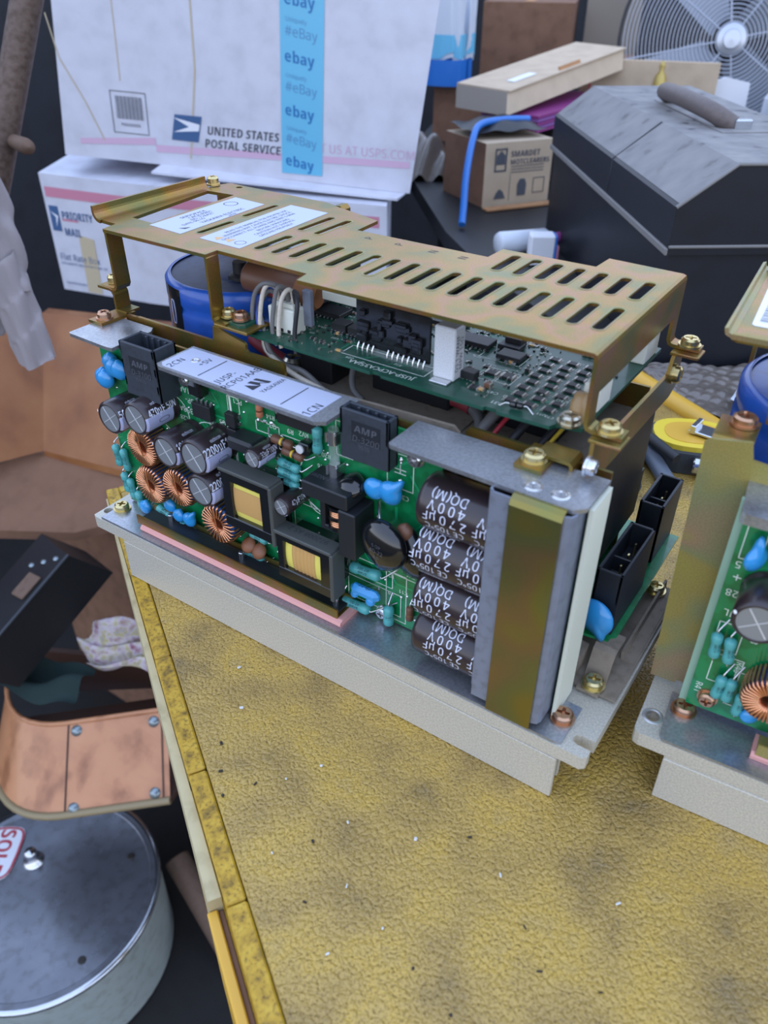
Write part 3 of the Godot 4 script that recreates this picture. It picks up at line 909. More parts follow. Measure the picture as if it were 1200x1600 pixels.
	flat_text(tt, "4D-22", 2.2, Vector3(0, -0.5, 0), Vector3(1, 0, 0), Vector3(0, 1, 0))
	flat_text(tt, "6 0", 1.8, Vector3(0, -3.5, 0), Vector3(1, 0, 0), Vector3(0, 1, 0))
	part(th, "lettering", tt, M.ink_grey)
	part(th, "lead", mb().tube([Vector3(197, 36, Z), Vector3(199, 40, Z + 6), Vector3(203, 45, Z + 12)], 0.8, 6).tube([Vector3(192, 71, Z), Vector3(196, 70, Z + 6), Vector3(200, 66, Z + 11)], 0.8, 6), M.tin)
	part(A, "thermistor", mb(Vector3(214, 55, Z + 8), Basis(Vector3.UP, -0.3)).blob(drop_outline(12, 3, PI / 2), 4.5, 6), M.gloss_black)
	part(A, "glue_blob", mb(Vector3(212, 67, Z + 9)).blob(drop_outline(4.5, 0.5), 3.2), M.brown_body)
	part(A, "varistor", mb(Vector3(181.5, 79.5, Z + 7), Basis(Vector3.RIGHT, -1.0)).blob(drop_outline(6.6, 0.5), 3.0), M.gloss_black)
	# blue ceramic capacitors
	for q in [[192.4, 80.8, 5.4, 1.0, 0.9], [201.0, 81.6, 6.0, 4.5, 0.9], [27, 5.5, 4.4, 1.2, 1.3], [49.5, 15.5, 4.2, 1.2, 1.7], [56, 11, 4.2, 1.0, 1.3], [64.5, 11.5, 4.6, 3.6, 0.95]]:
		disc_cap(A, Vector3(q[0], q[1], Z + 5), q[2], 2.7, q[3], q[4])
	for q in [[10.5, 84.5, 0], [16, 86, 3], [19.5, 95.5, 0], [25.2, 95, 3], [31, 95.5, 4]]:
		disc_cap(A, Vector3(q[0], q[1], Z + 3 + q[2]), 5.4, 2.8, 0.8, PI / 2, Basis(Vector3.UP, 0.25))
	var fm := mb(Vector3(188.5, 19.5, Z + 7))
	fm.box(Vector3.ZERO, Vector3(17, 6.5, 5.5), 2.2)
	fm.blob(drop_outline(2.6, 0), 2.2)
	fm.at(Vector3(182, 15.5, Z + 7)).blob(drop_outline(2.2, 0), 2.0)
	fm.at(Vector3(191.5, 15, Z + 7)).blob(drop_outline(2.6, 0), 2.2)
	var film := part(A, "film_capacitor", fm, M.blue_disc)
	var ft := mb(Vector3(188.5, 22.85, Z + 7))
	flat_text(ft, "224J2", 2.2, Vector3.ZERO, Vector3(1, 0, 0), Vector3(0, 0, -1))
	part(film, "lettering", ft, M.ink)
	for q in [[109.5, 14.5], [117, 13.5]]:
		disc_cap(A, Vector3(q[0], q[1] - 1.5, Z + 5), 4.6, 1.4, 0.5, PI / 2, Basis(Vector3.RIGHT, -0.7), M.brown_disc)
	# teal resistors
	for q in [[141.4, 73.8], [141.0, 68.6], [140.0, 63.7]]:
		teal_resistor(A, Vector3(q[0] - 7, q[1] + 0.6, Z + 3), Vector3(q[0] + 6.5, q[1] - 0.4, Z + 3), 2.3, Vector3(q[0] - 9.5, q[1] + 1, Z), Vector3(q[0] + 12, q[1] + 3, Z))
	teal_resistor(A, Vector3(159.7, 101, Z + 3), Vector3(159.4, 87, Z + 3), 2.5, Vector3(160.4, 105, Z), Vector3(159, 83.5, Z))
	teal_resistor(A, Vector3(177, 28.6, Z + 3.5), Vector3(195, 29.8, Z + 3.5), 2.9, Vector3(173.5, 30.5, Z), Vector3(203, 36, Z))
	teal_resistor(A, Vector3(172, 4.5, Z + 4), Vector3(189, 5.4, Z + 4), 2.9, Vector3(172, 11, Z), Vector3(203, 15, Z))
	teal_resistor(A, Vector3(200.3, 14, Z + 4), Vector3(200.4, 1.8, Z + 4), 2.7, Vector3(200, 20, Z), Vector3.INF)
	for q in [[8.2, 34.0, 7], [14.5, 32.9, 7], [10.9, 16.2, 6.5], [15.2, 13.4, 6.5], [20.5, 7.5, 5.5]]:
		teal_resistor(A, Vector3(q[0] - 0.8, q[1] + q[2], Z + 3), Vector3(q[0] + 0.8, q[1] - q[2], Z + 3), 2.3, Vector3(q[0] - 0.5, q[1] + q[2] + 3.5, Z), Vector3.INF)
	teal_resistor(A, Vector3(35.5, 7.8, Z + 3), Vector3(48, 5.2, Z + 3), 2.3, Vector3.INF, Vector3(51, 5, Z))
	teal_resistor(A, Vector3(55, 5, Z + 4), Vector3(68, 2.8, Z + 4), 2.3, Vector3.INF, Vector3(71, 4, Z))
	teal_resistor(A, Vector3(110, 20.4, Z + 3), Vector3(122, 19, Z + 3), 2.2, Vector3.INF, Vector3(125, 19, Z))
	teal_resistor(A, Vector3(106, 7, Z + 4), Vector3(119, 5.6, Z + 4), 2.2, Vector3.INF, Vector3(123, 7, Z))
	for q in [[138.0, 85.9], [144.2, 81.2]]:
		resistor(A, Vector3(q[0] - 6.5, q[1] + 0.5, Z + 3), Vector3(q[0] + 6.5, q[1] - 0.3, Z + 3), 2.3, M.brown_body, [[0.22, M.brown_disc], [0.5, M.band_yellow], [0.64, M.band_black]], Vector3(q[0] - 11, q[1] + 3, Z), Vector3(q[0] + 11, q[1] + 1, Z))
	resistor(A, Vector3(124.6, 102, Z + 2.5), Vector3(124.4, 94.5, Z + 2.5), 1.8, M.orange_body, [[0.35, M.band_red], [0.6, M.orange_body]], Vector3(124.6, 105, Z), Vector3(126.6, 91.5, Z))
	resistor(A, Vector3(211.8, 18.5, Z + 2.5), Vector3(211.6, 9.5, Z + 2.5), 2.0, M.brown_body, [[0.4, M.band_red], [0.6, M.band_yellow]], Vector3(212, 23, Z), Vector3.INF)
	resistor(A, Vector3(136, 102, Z + 2.2), Vector3(136, 97, Z + 2.2), 1.6, M.gloss_black, [[0.7, M.score]], Vector3(136, 105, Z), Vector3(136, 94, Z))
	# small semiconductors
	chip(A, Vector3(85.7, 86.2, Z + 2.4), Vector3(12.5, 8.2, 3.6), 4, Basis.IDENTITY, "chip")
	chip(A, Vector3(104.8, 87.1, Z + 2), Vector3(7.4, 6.6, 3.4), 2, Basis(Vector3(0, 0, 1), PI / 2), "optocoupler")
	chip(A, Vector3(105, 78.6, Z + 2), Vector3(7.4, 6.6, 3.4), 2, Basis(Vector3(0, 0, 1), PI / 2), "optocoupler")
	chip(A, Vector3(148, 101, Z + 2.5), Vector3(22, 8.5, 4), 7, Basis.IDENTITY, "chip")
	part(A, "power_transistor", mb().box(Vector3(117.5, 80.3, Z + 6), Vector3(17, 7, 12), 1.4), M.black)
	part(A, "transistor", mb().box(Vector3(86, 99.5, Z + 4), Vector3(9.5, 8, 7), 1.5), M.gloss_black)
	var tp := part(A, "trimmer", mb().box(Vector3(153, 88, Z + 3), Vector3(6, 6.4, 6), 0.5), M.gloss_black)
	part(tp, "adjuster", mb().lathe([Vector2(0, 0.8), Vector2(2.2, 0.6), Vector2(2.2, -0.4)], 14, false, Basis.IDENTITY, Vector3(151.4, 88, Z + 6.2)), M.ceramic)
	# fuse in clips
	var fz := part(A, "fuse", mb().cyl(Vector3(170, 80, Z + 4), Vector3(169.6, 104, Z + 4), 2.4, 16), M.glass)
	for y in [82.5, 99.5]:
		part(fz, "fuse_clip", mb().cyl(Vector3(169.8, y - 3.4, Z + 4), Vector3(169.8, y + 3.4, Z + 4), 2.7, 16).box(Vector3(167.2, y, Z + 3.4), Vector3(0.7, 5, 6.6)).box(Vector3(172.6, y, Z + 3.4), Vector3(0.7, 5, 6.6)), M.tin)
	screw(A, Vector3(74.5, 100, Z), 3.4, M.tin, Basis.IDENTITY, 0.2, true, 2.6)
	screw(A, Vector3(211.4, 101, Z), 3.4, M.tin, Basis.IDENTITY, 0.6, true, 2.6)
	screw(A, Vector3(195, 5.5, Z), 3.2, M.tin, Basis.IDENTITY, 0.1, true, 2.6)
	# dark channel on a folded pink pad along the foot of the board
	var pk := mb(Vector3(0, 0, 0), SIDE)
	pk.ribbon([Vector2(20, 3.2), Vector2(6, 3.2), Vector2(4.4, 2.4), Vector2(4.0, 1.5), Vector2(4.6, 0.6), Vector2(6, 0.05), Vector2(20, 0.05)], -0.6, 36.5, 181)
	pk.box(Vector3(12, 1.6, 108.75), Vector3(14, 2.6, 144))
	part(A, "pink_pad", pk, M.pink)
	var ch := mb(Vector3.ZERO, SIDE)
	ch.ribbon([Vector2(6.2, 9.2), Vector2(6.2, 4.0), Vector2(18.5, 4.0), Vector2(18.5, 8.5)], -0.9, 33, 178)
	var chn := part(A, "channel_rail", ch, M.zinc)
	part(chn, "dark_strip", mb().box(Vector3(105.5, 5.6, -12.4), Vector3(143, 1.2, 10)), M.black)
	for q in [[50.5, 15.5], [108, 12.5], [172.5, 11.5]]:
		part(chn, "stud", mb().cyl(Vector3(q[0], 5, -q[1]), Vector3(q[0], 10.5, -q[1]), 1.6, 12, -1.0, 0.3), M.tin)

func transformer(A: Node, u: float, w: float, Z: float, sx: float, sy: float, win: Rect2, small: bool):
	var p := Vector3(u, w, Z)
	var f := 18.0
	var t := part(A, "transformer", mb(p).box(Vector3(0, 0, 6), Vector3(sx * 0.86, sy * 0.86, 12), 0.6), M.gloss_black)
	var fr := mb(p)
	var x0 := -sx / 2
	var x1 := sx / 2
	var y0 := -sy / 2
	var y1 := sy / 2
	# bobbin frame around the winding window
	fr.box(Vector3(0, (y1 + win.end.y) / 2, f - 3), Vector3(sx, y1 - win.end.y, 6), 0.5)
	fr.box(Vector3(0, (y0 + win.position.y) / 2, f - 3), Vector3(sx, win.position.y - y0, 6), 0.5)
	fr.box(Vector3((x0 + win.position.x) / 2, 0, f - 3), Vector3(win.position.x - x0, sy - 2, 5.6), 0.5)
	fr.box(Vector3((x1 + win.end.x) / 2, 0, f - 3), Vector3(x1 - win.end.x, sy - 2, 5.6), 0.5)
	part(t, "bobbin_frame", fr, M.gloss_black)
	var cr := mb(p)
	cr.box(Vector3(0, y1 + 0.6, f - 4), Vector3(sx + 1.2, 2.2, 10), 0.5)
	cr.box(Vector3(x1 + 0.6, 0, f - 4), Vector3(2.2, sy + 1.2, 10), 0.5)
	part(t, "ferrite_core", cr, M.ferrite)
	var bulge := 2.4
	var wn := mb(p + Vector3(win.get_center().x, win.get_center().y, f - 5))
	wn.surf(func(a, b): return Vector3((a - 0.5) * win.size.x, (b - 0.5) * win.size.y, 1.0 + bulge * sqrt(maxf(0, 1 - pow((b - 0.5) * 1.7, 2))) if not small else 1.0 + bulge * sqrt(maxf(0, 1 - pow((b - 0.5) * 1.7, 2)))), 10, 10)
	part(t, "winding_tape", wn, M.tape_yellow)
	var md := mb(p + Vector3(win.get_center().x, win.get_center().y, f - 4.9))
	if small:
		for i in 6: md.surf(func(a, b): return Vector3((i - 3 + a) * win.size.x * 0.105, (b - 0.5) * win.size.y * 0.99, 1.1 + 0.45 * sin(a * PI) + bulge * sqrt(maxf(0, 1 - pow((b - 0.5) * 1.7, 2)))), 4, 10)
	else:
		md.surf(func(a, b): return Vector3((a - 0.5) * win.size.x, (b - 0.5) * win.size.y * 0.66, 1.15 + bulge * sqrt(maxf(0, 1 - pow((b - 0.5) * 1.12, 2)))), 8, 10)
	part(t, "tape_wrap", md, M.tape_tan)
	if small:
		var tx := mb(p + Vector3(0, y1 + 1.75, 0))
		flat_text(tx, "972008 AS Z", 3.2, Vector3(0, 0, f - 5.2), Vector3(-1, 0, 0), Vector3(0, 0, 1))
		part(t, "lettering", tx, M.ink)
	var pins := mb(p)
	for i in 5: pins.cyl(Vector3(x0 + 4 + i * (sx - 8) / 4, y0 + 1, 0), Vector3(x0 + 4 + i * (sx - 8) / 4, y0 + 1, 4), 0.6, 6)
	part(t, "pin", pins, M.tin)

func capacitor_bank(A: Node):
	var wb := part(A, "capacitor_board", mb().box(Vector3(292.2, 56, -21), Vector3(1.6, 112, 19)), M.cream)
	part(wb, "board_face", mb().box(Vector3(290.9, 56, -22), Vector3(0.8, 108, 16)), M.pcb)
	var words := [["DQ(M)", 4.6], ["4 0 0 V", 4.6], ["2 7 0 µF", 4.6], ["CE 105°C", 3.6], ["nichicon", 2.6]]
	for i in 4:
		var w := 16.5 + 24.3 * i
		var b := Basis(Vector3(0, 1, 0), Vector3(0, 0, 1), Vector3(1, 0, 0))   # local z to the right
		var p := Vector3(222, w, -14.5)
		var r := 12.6
		var L := 64.0
		var k := mb(p, b)
		k.lathe([Vector2(0, L), Vector2(r - 1, L), Vector2(r, L - 2), Vector2(r, 3.4), Vector2(r - 0.7, 1.2), Vector2(r - 2.2, 0.1), Vector2(r - 3.6, 0.5), Vector2(0, 0.5)], 40, true)
		var s := part(A, "filter_capacitor", k, M.sleeve)
		var tx := mb()
		# local angle: 0 is up, growing towards the viewer; text runs along the axis, upside down
		for rep in 2:
			for j in words.size():
				var ang: float = 0.62 + j * 0.4 + [0.0, 0.15, -0.05, 0.1][i]
				var ux: float = [240.0, 233.0, 231.0, 237.0][i] + rep * 23
				if rep == 1 and i == 3 and j < 1: continue
				var xo: float = 0.0
				letter(tx, words[j][0], words[j][1] * 0.92, func(x, y):
					var a: float = ang + y / r
					return p + Vector3(ux - 222 - x + xo, cos(a) * (r + 0.1), sin(a) * (r + 0.1)), false, true)
		part(s, "lettering", tx, M.print)
	# grey sheet folded around the bank, olive strap over it
	var sh := mb(Vector3.ZERO, FLAT)
	sh.ribbon([Vector2(257, 1.2), Vector2(286.5, 1.2), Vector2(288.3, 1.9), Vector2(289, 3.6), Vector2(289, 26)], -0.9, 3.5, 113.2)
	part(A, "grey_sheet", sh, M.grey_sheet)
	part(A, "grey_sheet_hem", mb(Vector3.ZERO, FLAT).ribbon([Vector2(258, 26), Vector2(256.4, 22), Vector2(256, 6), Vector2(256.6, 2.6), Vector2(258, 1.2)], -0.9, 8, 113.2), M.grey_sheet)
	var st := mb(Vector3(0, 0, 0), SIDE)
	st.ribbon([Vector2(20, 113.4), Vector2(2.6, 113.4), Vector2(0.9, 112.6), Vector2(0.2, 110.8), Vector2(0.2, 0.4)], -1.2, 265.2, 286.3)
	part(A, "olive_strap", st, M.strap)

func top_plates(A: Node):
	var th := 1.8
	var q1 := [Vector2(9, 5.5), Vector2(10.5, 4.6), Vector2(39.5, 3.6), Vector2(43, 4.2), Vector2(43, 30), Vector2(40, 34), Vector2(9, 34)]
	part(A, "top_plate", mb(Vector3(0, 115, 0), FLAT).prism(q1, -th, 0.0), M.alu)
	var q2 := [Vector2(77.5, 2.8), Vector2(172, 2.0), Vector2(176.3, 5.0), Vector2(176.3, 29.2), Vector2(74.2, 29.2), Vector2(74.2, 5)]
	var sp := part(A, "name_plate", mb(Vector3(0, 115, 0), FLAT).prism(q2, -th, 0.0), M.alu)
	part(sp, "label_film", mb(Vector3(0, 115, 0), FLAT).prism([Vector2(78.5, 4.6), Vector2(168, 4.2), Vector2(168, 27.2), Vector2(75.6, 27.2), Vector2(75.6, 7)], 0.0, 0.12), M.label)
	var tx := mb(Vector3(0, 115.2, 0), FLAT)
	# lettering is read from the right-hand end
	var X := Vector3(0, 1, 0)
	var Y := Vector3(-1, 0, 0)
	flat_text(tx, "2CN", 4.0, Vector3(81.5, 10.5, 0), X, Y)
	flat_text(tx, "+5V", 3.6, Vector3(93, 18.5, 0), X, Y)
	line2(tx, Vector2(100.5, 6), Vector2(100.5, 25.5), 0.6, 0.0)
	flat_text(tx, "JUSP-", 4.0, Vector3(112.5, 12.0, 0), X, Y)
	flat_text(tx, "RCP01AAB", 4.0, Vector3(119, 15.6, 0), X, Y)
	flat_text(tx, "YASKAWA", 2.7, Vector3(136, 18, 0), X, Y)
	tx.prism([Vector2(131.5, 9.2), Vector2(125.2, 10.6), Vector2(131.5, 14.6)], 0.0, 0.02)
	tx.prism([Vector2(131.5, 14.6), Vector2(124.6, 13.2), Vector2(124.6, 15.6), Vector2(128.6, 16.6), Vector2(131.5, 18.6), Vector2(124.6, 17.2), Vector2(124.6, 19.2), Vector2(132.6, 20.8), Vector2(132.6, 19.0), Vector2(129.4, 16.4)], 0.0, 0.02)
	line2(tx, Vector2(150.5, 6), Vector2(150.5, 25.5), 0.6, 0.0)
	flat_text(tx, "1CN", 4.6, Vector3(165, 10, 0), X, Y)
	part(sp, "lettering", tx, M.ink)
	part(sp, "light_hole", mb(Vector3(87.5, 115.15, -17.5), FLAT).lathe([Vector2(1.2, 0), Vector2(1.6, 0.3), Vector2(2.2, 0.3), Vector2(2.4, 0)], 16), M.tin)
	var q3 := [Vector2(207.5, 5.8), Vector2(209, 4.4), Vector2(288, 3.2), Vector2(292, 7.5), Vector2(292, 30), Vector2(207.5, 28)]
	part(A, "top_plate", mb(Vector3(0, 115, 0), FLAT).prism(q3, -th, 0.0), M.alu)
	for q in [[269.6, 9.6], [280.4, 9.9]]:
		screw(A, Vector3(q[0], 114.6, -q[1]), 3.7, M.tin, FLAT, 0.4, false, 0.9, "countersunk_screw")
	part(A, "clamp_tab", mb(Vector3(0, 115, 0), FLAT).prism([Vector2(257, 18.2), Vector2(258, 17.6), Vector2(268.8, 17.6), Vector2(268.8, 37), Vector2(257, 37)], 0.05, 1.6), M.zinc)
	screw(A, Vector3(262.8, 116.6, -24), 4.3, M.screw_gold, FLAT, 0.2)
	part(A, "clamp_tab", mb(Vector3(0, 115, 0), FLAT).prism([Vector2(6.5, 20), Vector2(17, 20), Vector2(18, 42), Vector2(7, 42)], 0.05, 1.6), M.zinc)
	screw(A, Vector3(13, 116.6, -25.5), 3.6, M.screw_copper, FLAT, 0.2)

func frame_parts(A: Node):
	# long rail behind the front board, with its raised step for the cover leg
	part(A, "frame_rail", mb(Vector3(0, 0, -38)).prism([Vector2(17, 0), Vector2(127, 0), Vector2(127, 115), Vector2(126, 116.4), Vector2(104, 116.4), Vector2(103, 117.5), Vector2(103, 120), Vector2(102, 121), Vector2(82, 125), Vector2(81, 117), Vector2(26, 117), Vector2(24, 116.6), Vector2(17, 116.6)], 0, 1.6), M.zinc)
	part(A, "frame_rail", mb(Vector3(0, 0, -38)).prism([Vector2(226, 0), Vector2(290, 0), Vector2(290, 114), Vector2(228, 114.3), Vector2(226, 112)], 0, 1.6), M.zinc)
	part(A, "frame_rail", mb(Vector3(0, 0, -36)).prism([Vector2(140, 60), Vector2(224, 60), Vector2(224, 111), Vector2(221, 113.6), Vector2(140, 110)], 0, 1.6), M.dusty)
	part(A, "rail_shelf", mb(Vector3(0, 0, 0)).box(Vector3(92.5, 125, -46), Vector3(22, 1.6, 17), 0.3), M.zinc)
	screw(A, Vector3(84.5, 127.4, -46), 3.4, M.screw_gold, FLAT, 0.5)
	screw(A, Vector3(92.5, 127.6, -46), 3.6, M.screw_copper, FLAT, 0.2)
	# left ear bracket: from the clamp tab up to the cover foot
	var br := mb(Vector3.ZERO)
	br.ribbon([Vector2(16, 115.6), Vector2(8.2, 115.6), Vector2(7.4, 116.4), Vector2(7.4, 124.6), Vector2(6.6, 126.2), Vector2(5, 126.6), Vector2(-4, 126.6)], -1.4, -47, -37.5)
	br.prism([Vector2(-6, 116), Vector2(5.5, 116), Vector2(5.5, 124.6), Vector2(-6, 127.5)], -49, -47.6)
	part(A, "ear_bracket", br, M.zinc)
	# right side bar with screws, dark side panel
	var sb := mb(Vector3.ZERO, SIDE)
	sb.prism([Vector2(32, 108), Vector2(36, 106), Vector2(134, 104), Vector2(142, 107), Vector2(142, 126), Vector2(128, 126.5), Vector2(124, 119), Vector2(48, 121), Vector2(46, 127), Vector2(32, 127)], 281.0, 282.6)
	part(A, "side_bar", sb, M.zinc)
	for v in [38, 135]: part(A, "side_flange", mb().box(Vector3(286, 126.8, -v), Vector3(13, 1.4, 11), 0.3), M.zinc)
	screw(A, Vector3(282.6, 120, -26.5), 3.4, M.tin, SIDE, 0.3)
	screw(A, Vector3(282.6, 117, -131), 4.0, M.screw_gold, SIDE, 0.2)
	part(A, "end_leg", mb(Vector3.ZERO).ribbon([Vector2(262, 118.5), Vector2(276, 118.5), Vector2(277.5, 117), Vector2(277.5, 100), Vector2(280, 98), Vector2(280, 90)], -1.4, -37.6, -27), M.zinc)
	part(A, "side_panel", mb(Vector3.ZERO, SIDE).prism([Vector2(44, 30), Vector2(136, 34), Vector2(138, 60), Vector2(134, 60), Vector2(134, 104), Vector2(44, 108)], 275.5, 278), M.black)
	part(A, "rear_panel", mb().box(Vector3(150, 55, -126), Vector3(250, 110, 1.6)), M.zinc)
	part(A, "left_panel", mb().box(Vector3(12, 57, -32), Vector3(1.6, 114, 12)), M.zinc)

func vent_cover(A: Node):
	var W := 159.5
	var o := [Vector2(8.5, 38.2), Vector2(81, 38.2), Vector2(81, 46.2), Vector2(137, 44.6), Vector2(138.6, 35.6), Vector2(275.2, 36.6), Vector2(275.2, 141.5), Vector2(239.6, 143), Vector2(239, 128), Vector2(192, 127), Vector2(191.8, 112), Vector2(116.2, 112), Vector2(115, 132.2), Vector2(112, 133), Vector2(79, 143), Vector2(72, 146), Vector2(-6, 148), Vector2(-9, 140), Vector2(-5, 49), Vector2(6.6, 48.2)]
	var holes := []
	for i in 17: holes.append(rounded_slot(95 + 10.76 * i, 57.5, 85, 5.6))
	for i in 7: holes.append(rounded_slot(202.8 + 10.76 * i, 96.5, 122, 5.6))
	holes.append(rounded_slot(53.5, 60.5, 87.5, 4.8))
	holes.append(rounded_slot(51.5, 96.5, 125.5, 4.8))
	holes.append(rounded_slot(92, 94, 124, 5.2))
	holes.append(rounded_slot(103.2, 93.4, 124, 5.2))
	holes.append(PackedVector2Array([Vector2(4.6, 61.5), Vector2(21.2, 60.2), Vector2(16.2, 127.8), Vector2(-3.6, 126.4)]))
	holes.append(circle(6.1, 143.3, 2.0, 14))
	var cv := part(A, "vent_cover", pierced(o, holes, W, 1.7, M.zinc))
	# pressed rims of the slots
	for h in 28:
		var pts := []
		for q in holes[h]: pts.append(Vector3(q.x, q.y, W - 0.15))
		part(cv, "slot_rim", mb(Vector3.ZERO, FLAT).tube(pts, 0.5, 5, true), M.zinc_bright)
	# rolled lip on the left edge
	var lip := mb(Vector3.ZERO)
	var path := []
	for i in 7: path.append(Vector2(-5.5 - 5.5 * sin(PI / 2 * i / 6), W - 1.7 + 5.5 * (1 - cos(PI / 2 * i / 6))))
	path.append(Vector2(-11, W + 6.5))
	lip.ribbon(path, -1.7, -131, -48)
	part(cv, "rolled_lip", lip, M.zinc)
	# right end fold with its window and feet
	var ef := mb(Vector3.ZERO)
	var fold := [Vector2(275, W), Vector2(276.4, W - 0.5), Vector2(277, W - 1.9), Vector2(277, W - 18)]
	ef.ribbon(fold, -1.6, -141.5, -36.6)
	for z in [[-44.5, -36.6], [-141.5, -134.5]]:
		ef.ribbon([Vector2(277, W - 18), Vector2(277, 131.2), Vector2(277.6, 129.8), Vector2(279, 129.3), Vector2(291, 129.3)], -1.6, z[0], z[1])
	part(cv, "end_fold", ef, M.zinc)
	screw(A, Vector3(285, 129.2, -39.5), 4.2, M.screw_gold, FLAT, 0.7)
	screw(A, Vector3(285.5, 129.2, -137.5), 4.2, M.screw_gold, FLAT, 0.3)
	# left leg and middle leg
	var lg := mb(Vector3.ZERO)
	lg.ribbon([Vector2(8.8, W - 0.2), Vector2(9.4, 130), Vector2(8.6, 128.6), Vector2(7, 128.2), Vector2(-2, 128.2)], 1.6, -48, -38.4)
	part(cv, "leg", lg, M.zinc)
	screw(A, Vector3(1.5, 128.4, -44), 2.8, M.screw_gold, FLAT, 0.3, false, 4.5)
	var ml := mb(Vector3.ZERO)
	ml.ribbon([Vector2(80.2, W - 0.2), Vector2(81.2, W - 2.0), Vector2(81.2, 128.2), Vector2(82, 126.8), Vector2(89, 126.6)], -1.5, -46.4, -38.4)
	part(cv, "leg", ml, M.zinc)
	var bl := mb(Vector3.ZERO).ribbon([Vector2(-8, W - 1.6), Vector2(-8, 118)], 1.6, -146, -138)
	part(cv, "leg", bl, M.zinc)
	screw(A, Vector3(-9.5, W + 0.4, -137.5), 3.3, M.screw_gold, FLAT, 0.2, true, 4.0)
	var rt2 := mb(Vector3.ZERO).ribbon([Vector2(78, W), Vector2(82, W + 0.4), Vector2(84, W - 1.5), Vector2(84, 120)], -1.5, -150, -143)
	part(cv, "leg", rt2, M.zinc)
	# labels
	var l1 := part(cv, "rating_label", mb(Vector3(0, W, 0), FLAT).prism([Vector2(23, 56.8), Vector2(47.6, 54.8), Vector2(44.6, 122), Vector2(20.8, 124.1)], 0.02, 0.2), M.label)
	var l2 := part(cv, "warning_label", mb(Vector3(0, W, 0), FLAT).prism([Vector2(60.4, 55.3), Vector2(88.2, 54), Vector2(84.6, 128.5), Vector2(57.6, 129.5)], 0.02, 0.2), M.label)
	var t1 := mb(Vector3(0, W + 0.25, 0), FLAT)
	var X := Vector3(-0.035, 1, 0)
	var Y := Vector3(-1, 0, 0)
	for q in [["SERVOPACK", 27, 84, 2.6], ["CACR-PR01", 30.5, 86, 2.6], ["NO. 728A21", 34, 84, 2.4], ["DATE 96.10", 37.5, 74, 2.4], ["YASKAWA ELECTRIC", 41.5, 92, 2.8], ["JAPAN", 44.5, 96, 1.6]]:
		flat_text(t1, q[0], q[3], Vector3(q[1], q[2], 0), X, Y)
	t1.prism([Vector2(43.5, 62), Vector2(40, 61), Vector2(43.5, 66)], 0.0, 0.02)
	ring(t1, 28.5, 112, 4.2, 0.5, 0.0)
	part(l1, "lettering", t1, M.ink)
	var t2 := mb(Vector3(0, W + 0.25, 0), FLAT)
	for i in 6:
		flat_text(t2, ["READ THE MANUAL FOR PROPER USE", "WARNING MAY CAUSE ELECTRIC SHOCK", "DISCONNECT ALL POWER AND WAIT 5 MIN", "BEFORE SERVICING", "CAUTION HOT SURFACE", "GROUND PROPERLY"][i], 2.2, Vector3(64.0 + i * 3.7, 94 - (i % 3) * 3, 0), X, Y)
	ring(t2, 82.5, 61, 3.0, 0.4, 0.0)
	part(l2, "lettering", t2, M.ink_grey)
	var wt := mb(Vector3(0, W + 0.24, 0), FLAT)
	wt.prism([Vector2(70, 57.5), Vector2(70, 63.5), Vector2(65.4, 60.5)], 0.0, 0.03)
	wt.prism([Vector2(77, 58), Vector2(77, 64), Vector2(72.4, 61)], 0.0, 0.03)
	part(l2, "warning_triangle", wt, M.tape_tan)
	var pt := mb(Vector3(0, W + 0.04, 0), FLAT)
	for q in [["P", 127.4], ["P", 145.3], ["N", 164.7], ["N", 181]]: flat_text(pt, q[0], 4.6, Vector3(q[1] + 2, 104, 0), Vector3(0, 1, 0), Vector3(-1, 0, 0))
	part(cv, "lettering", pt, M.ink)

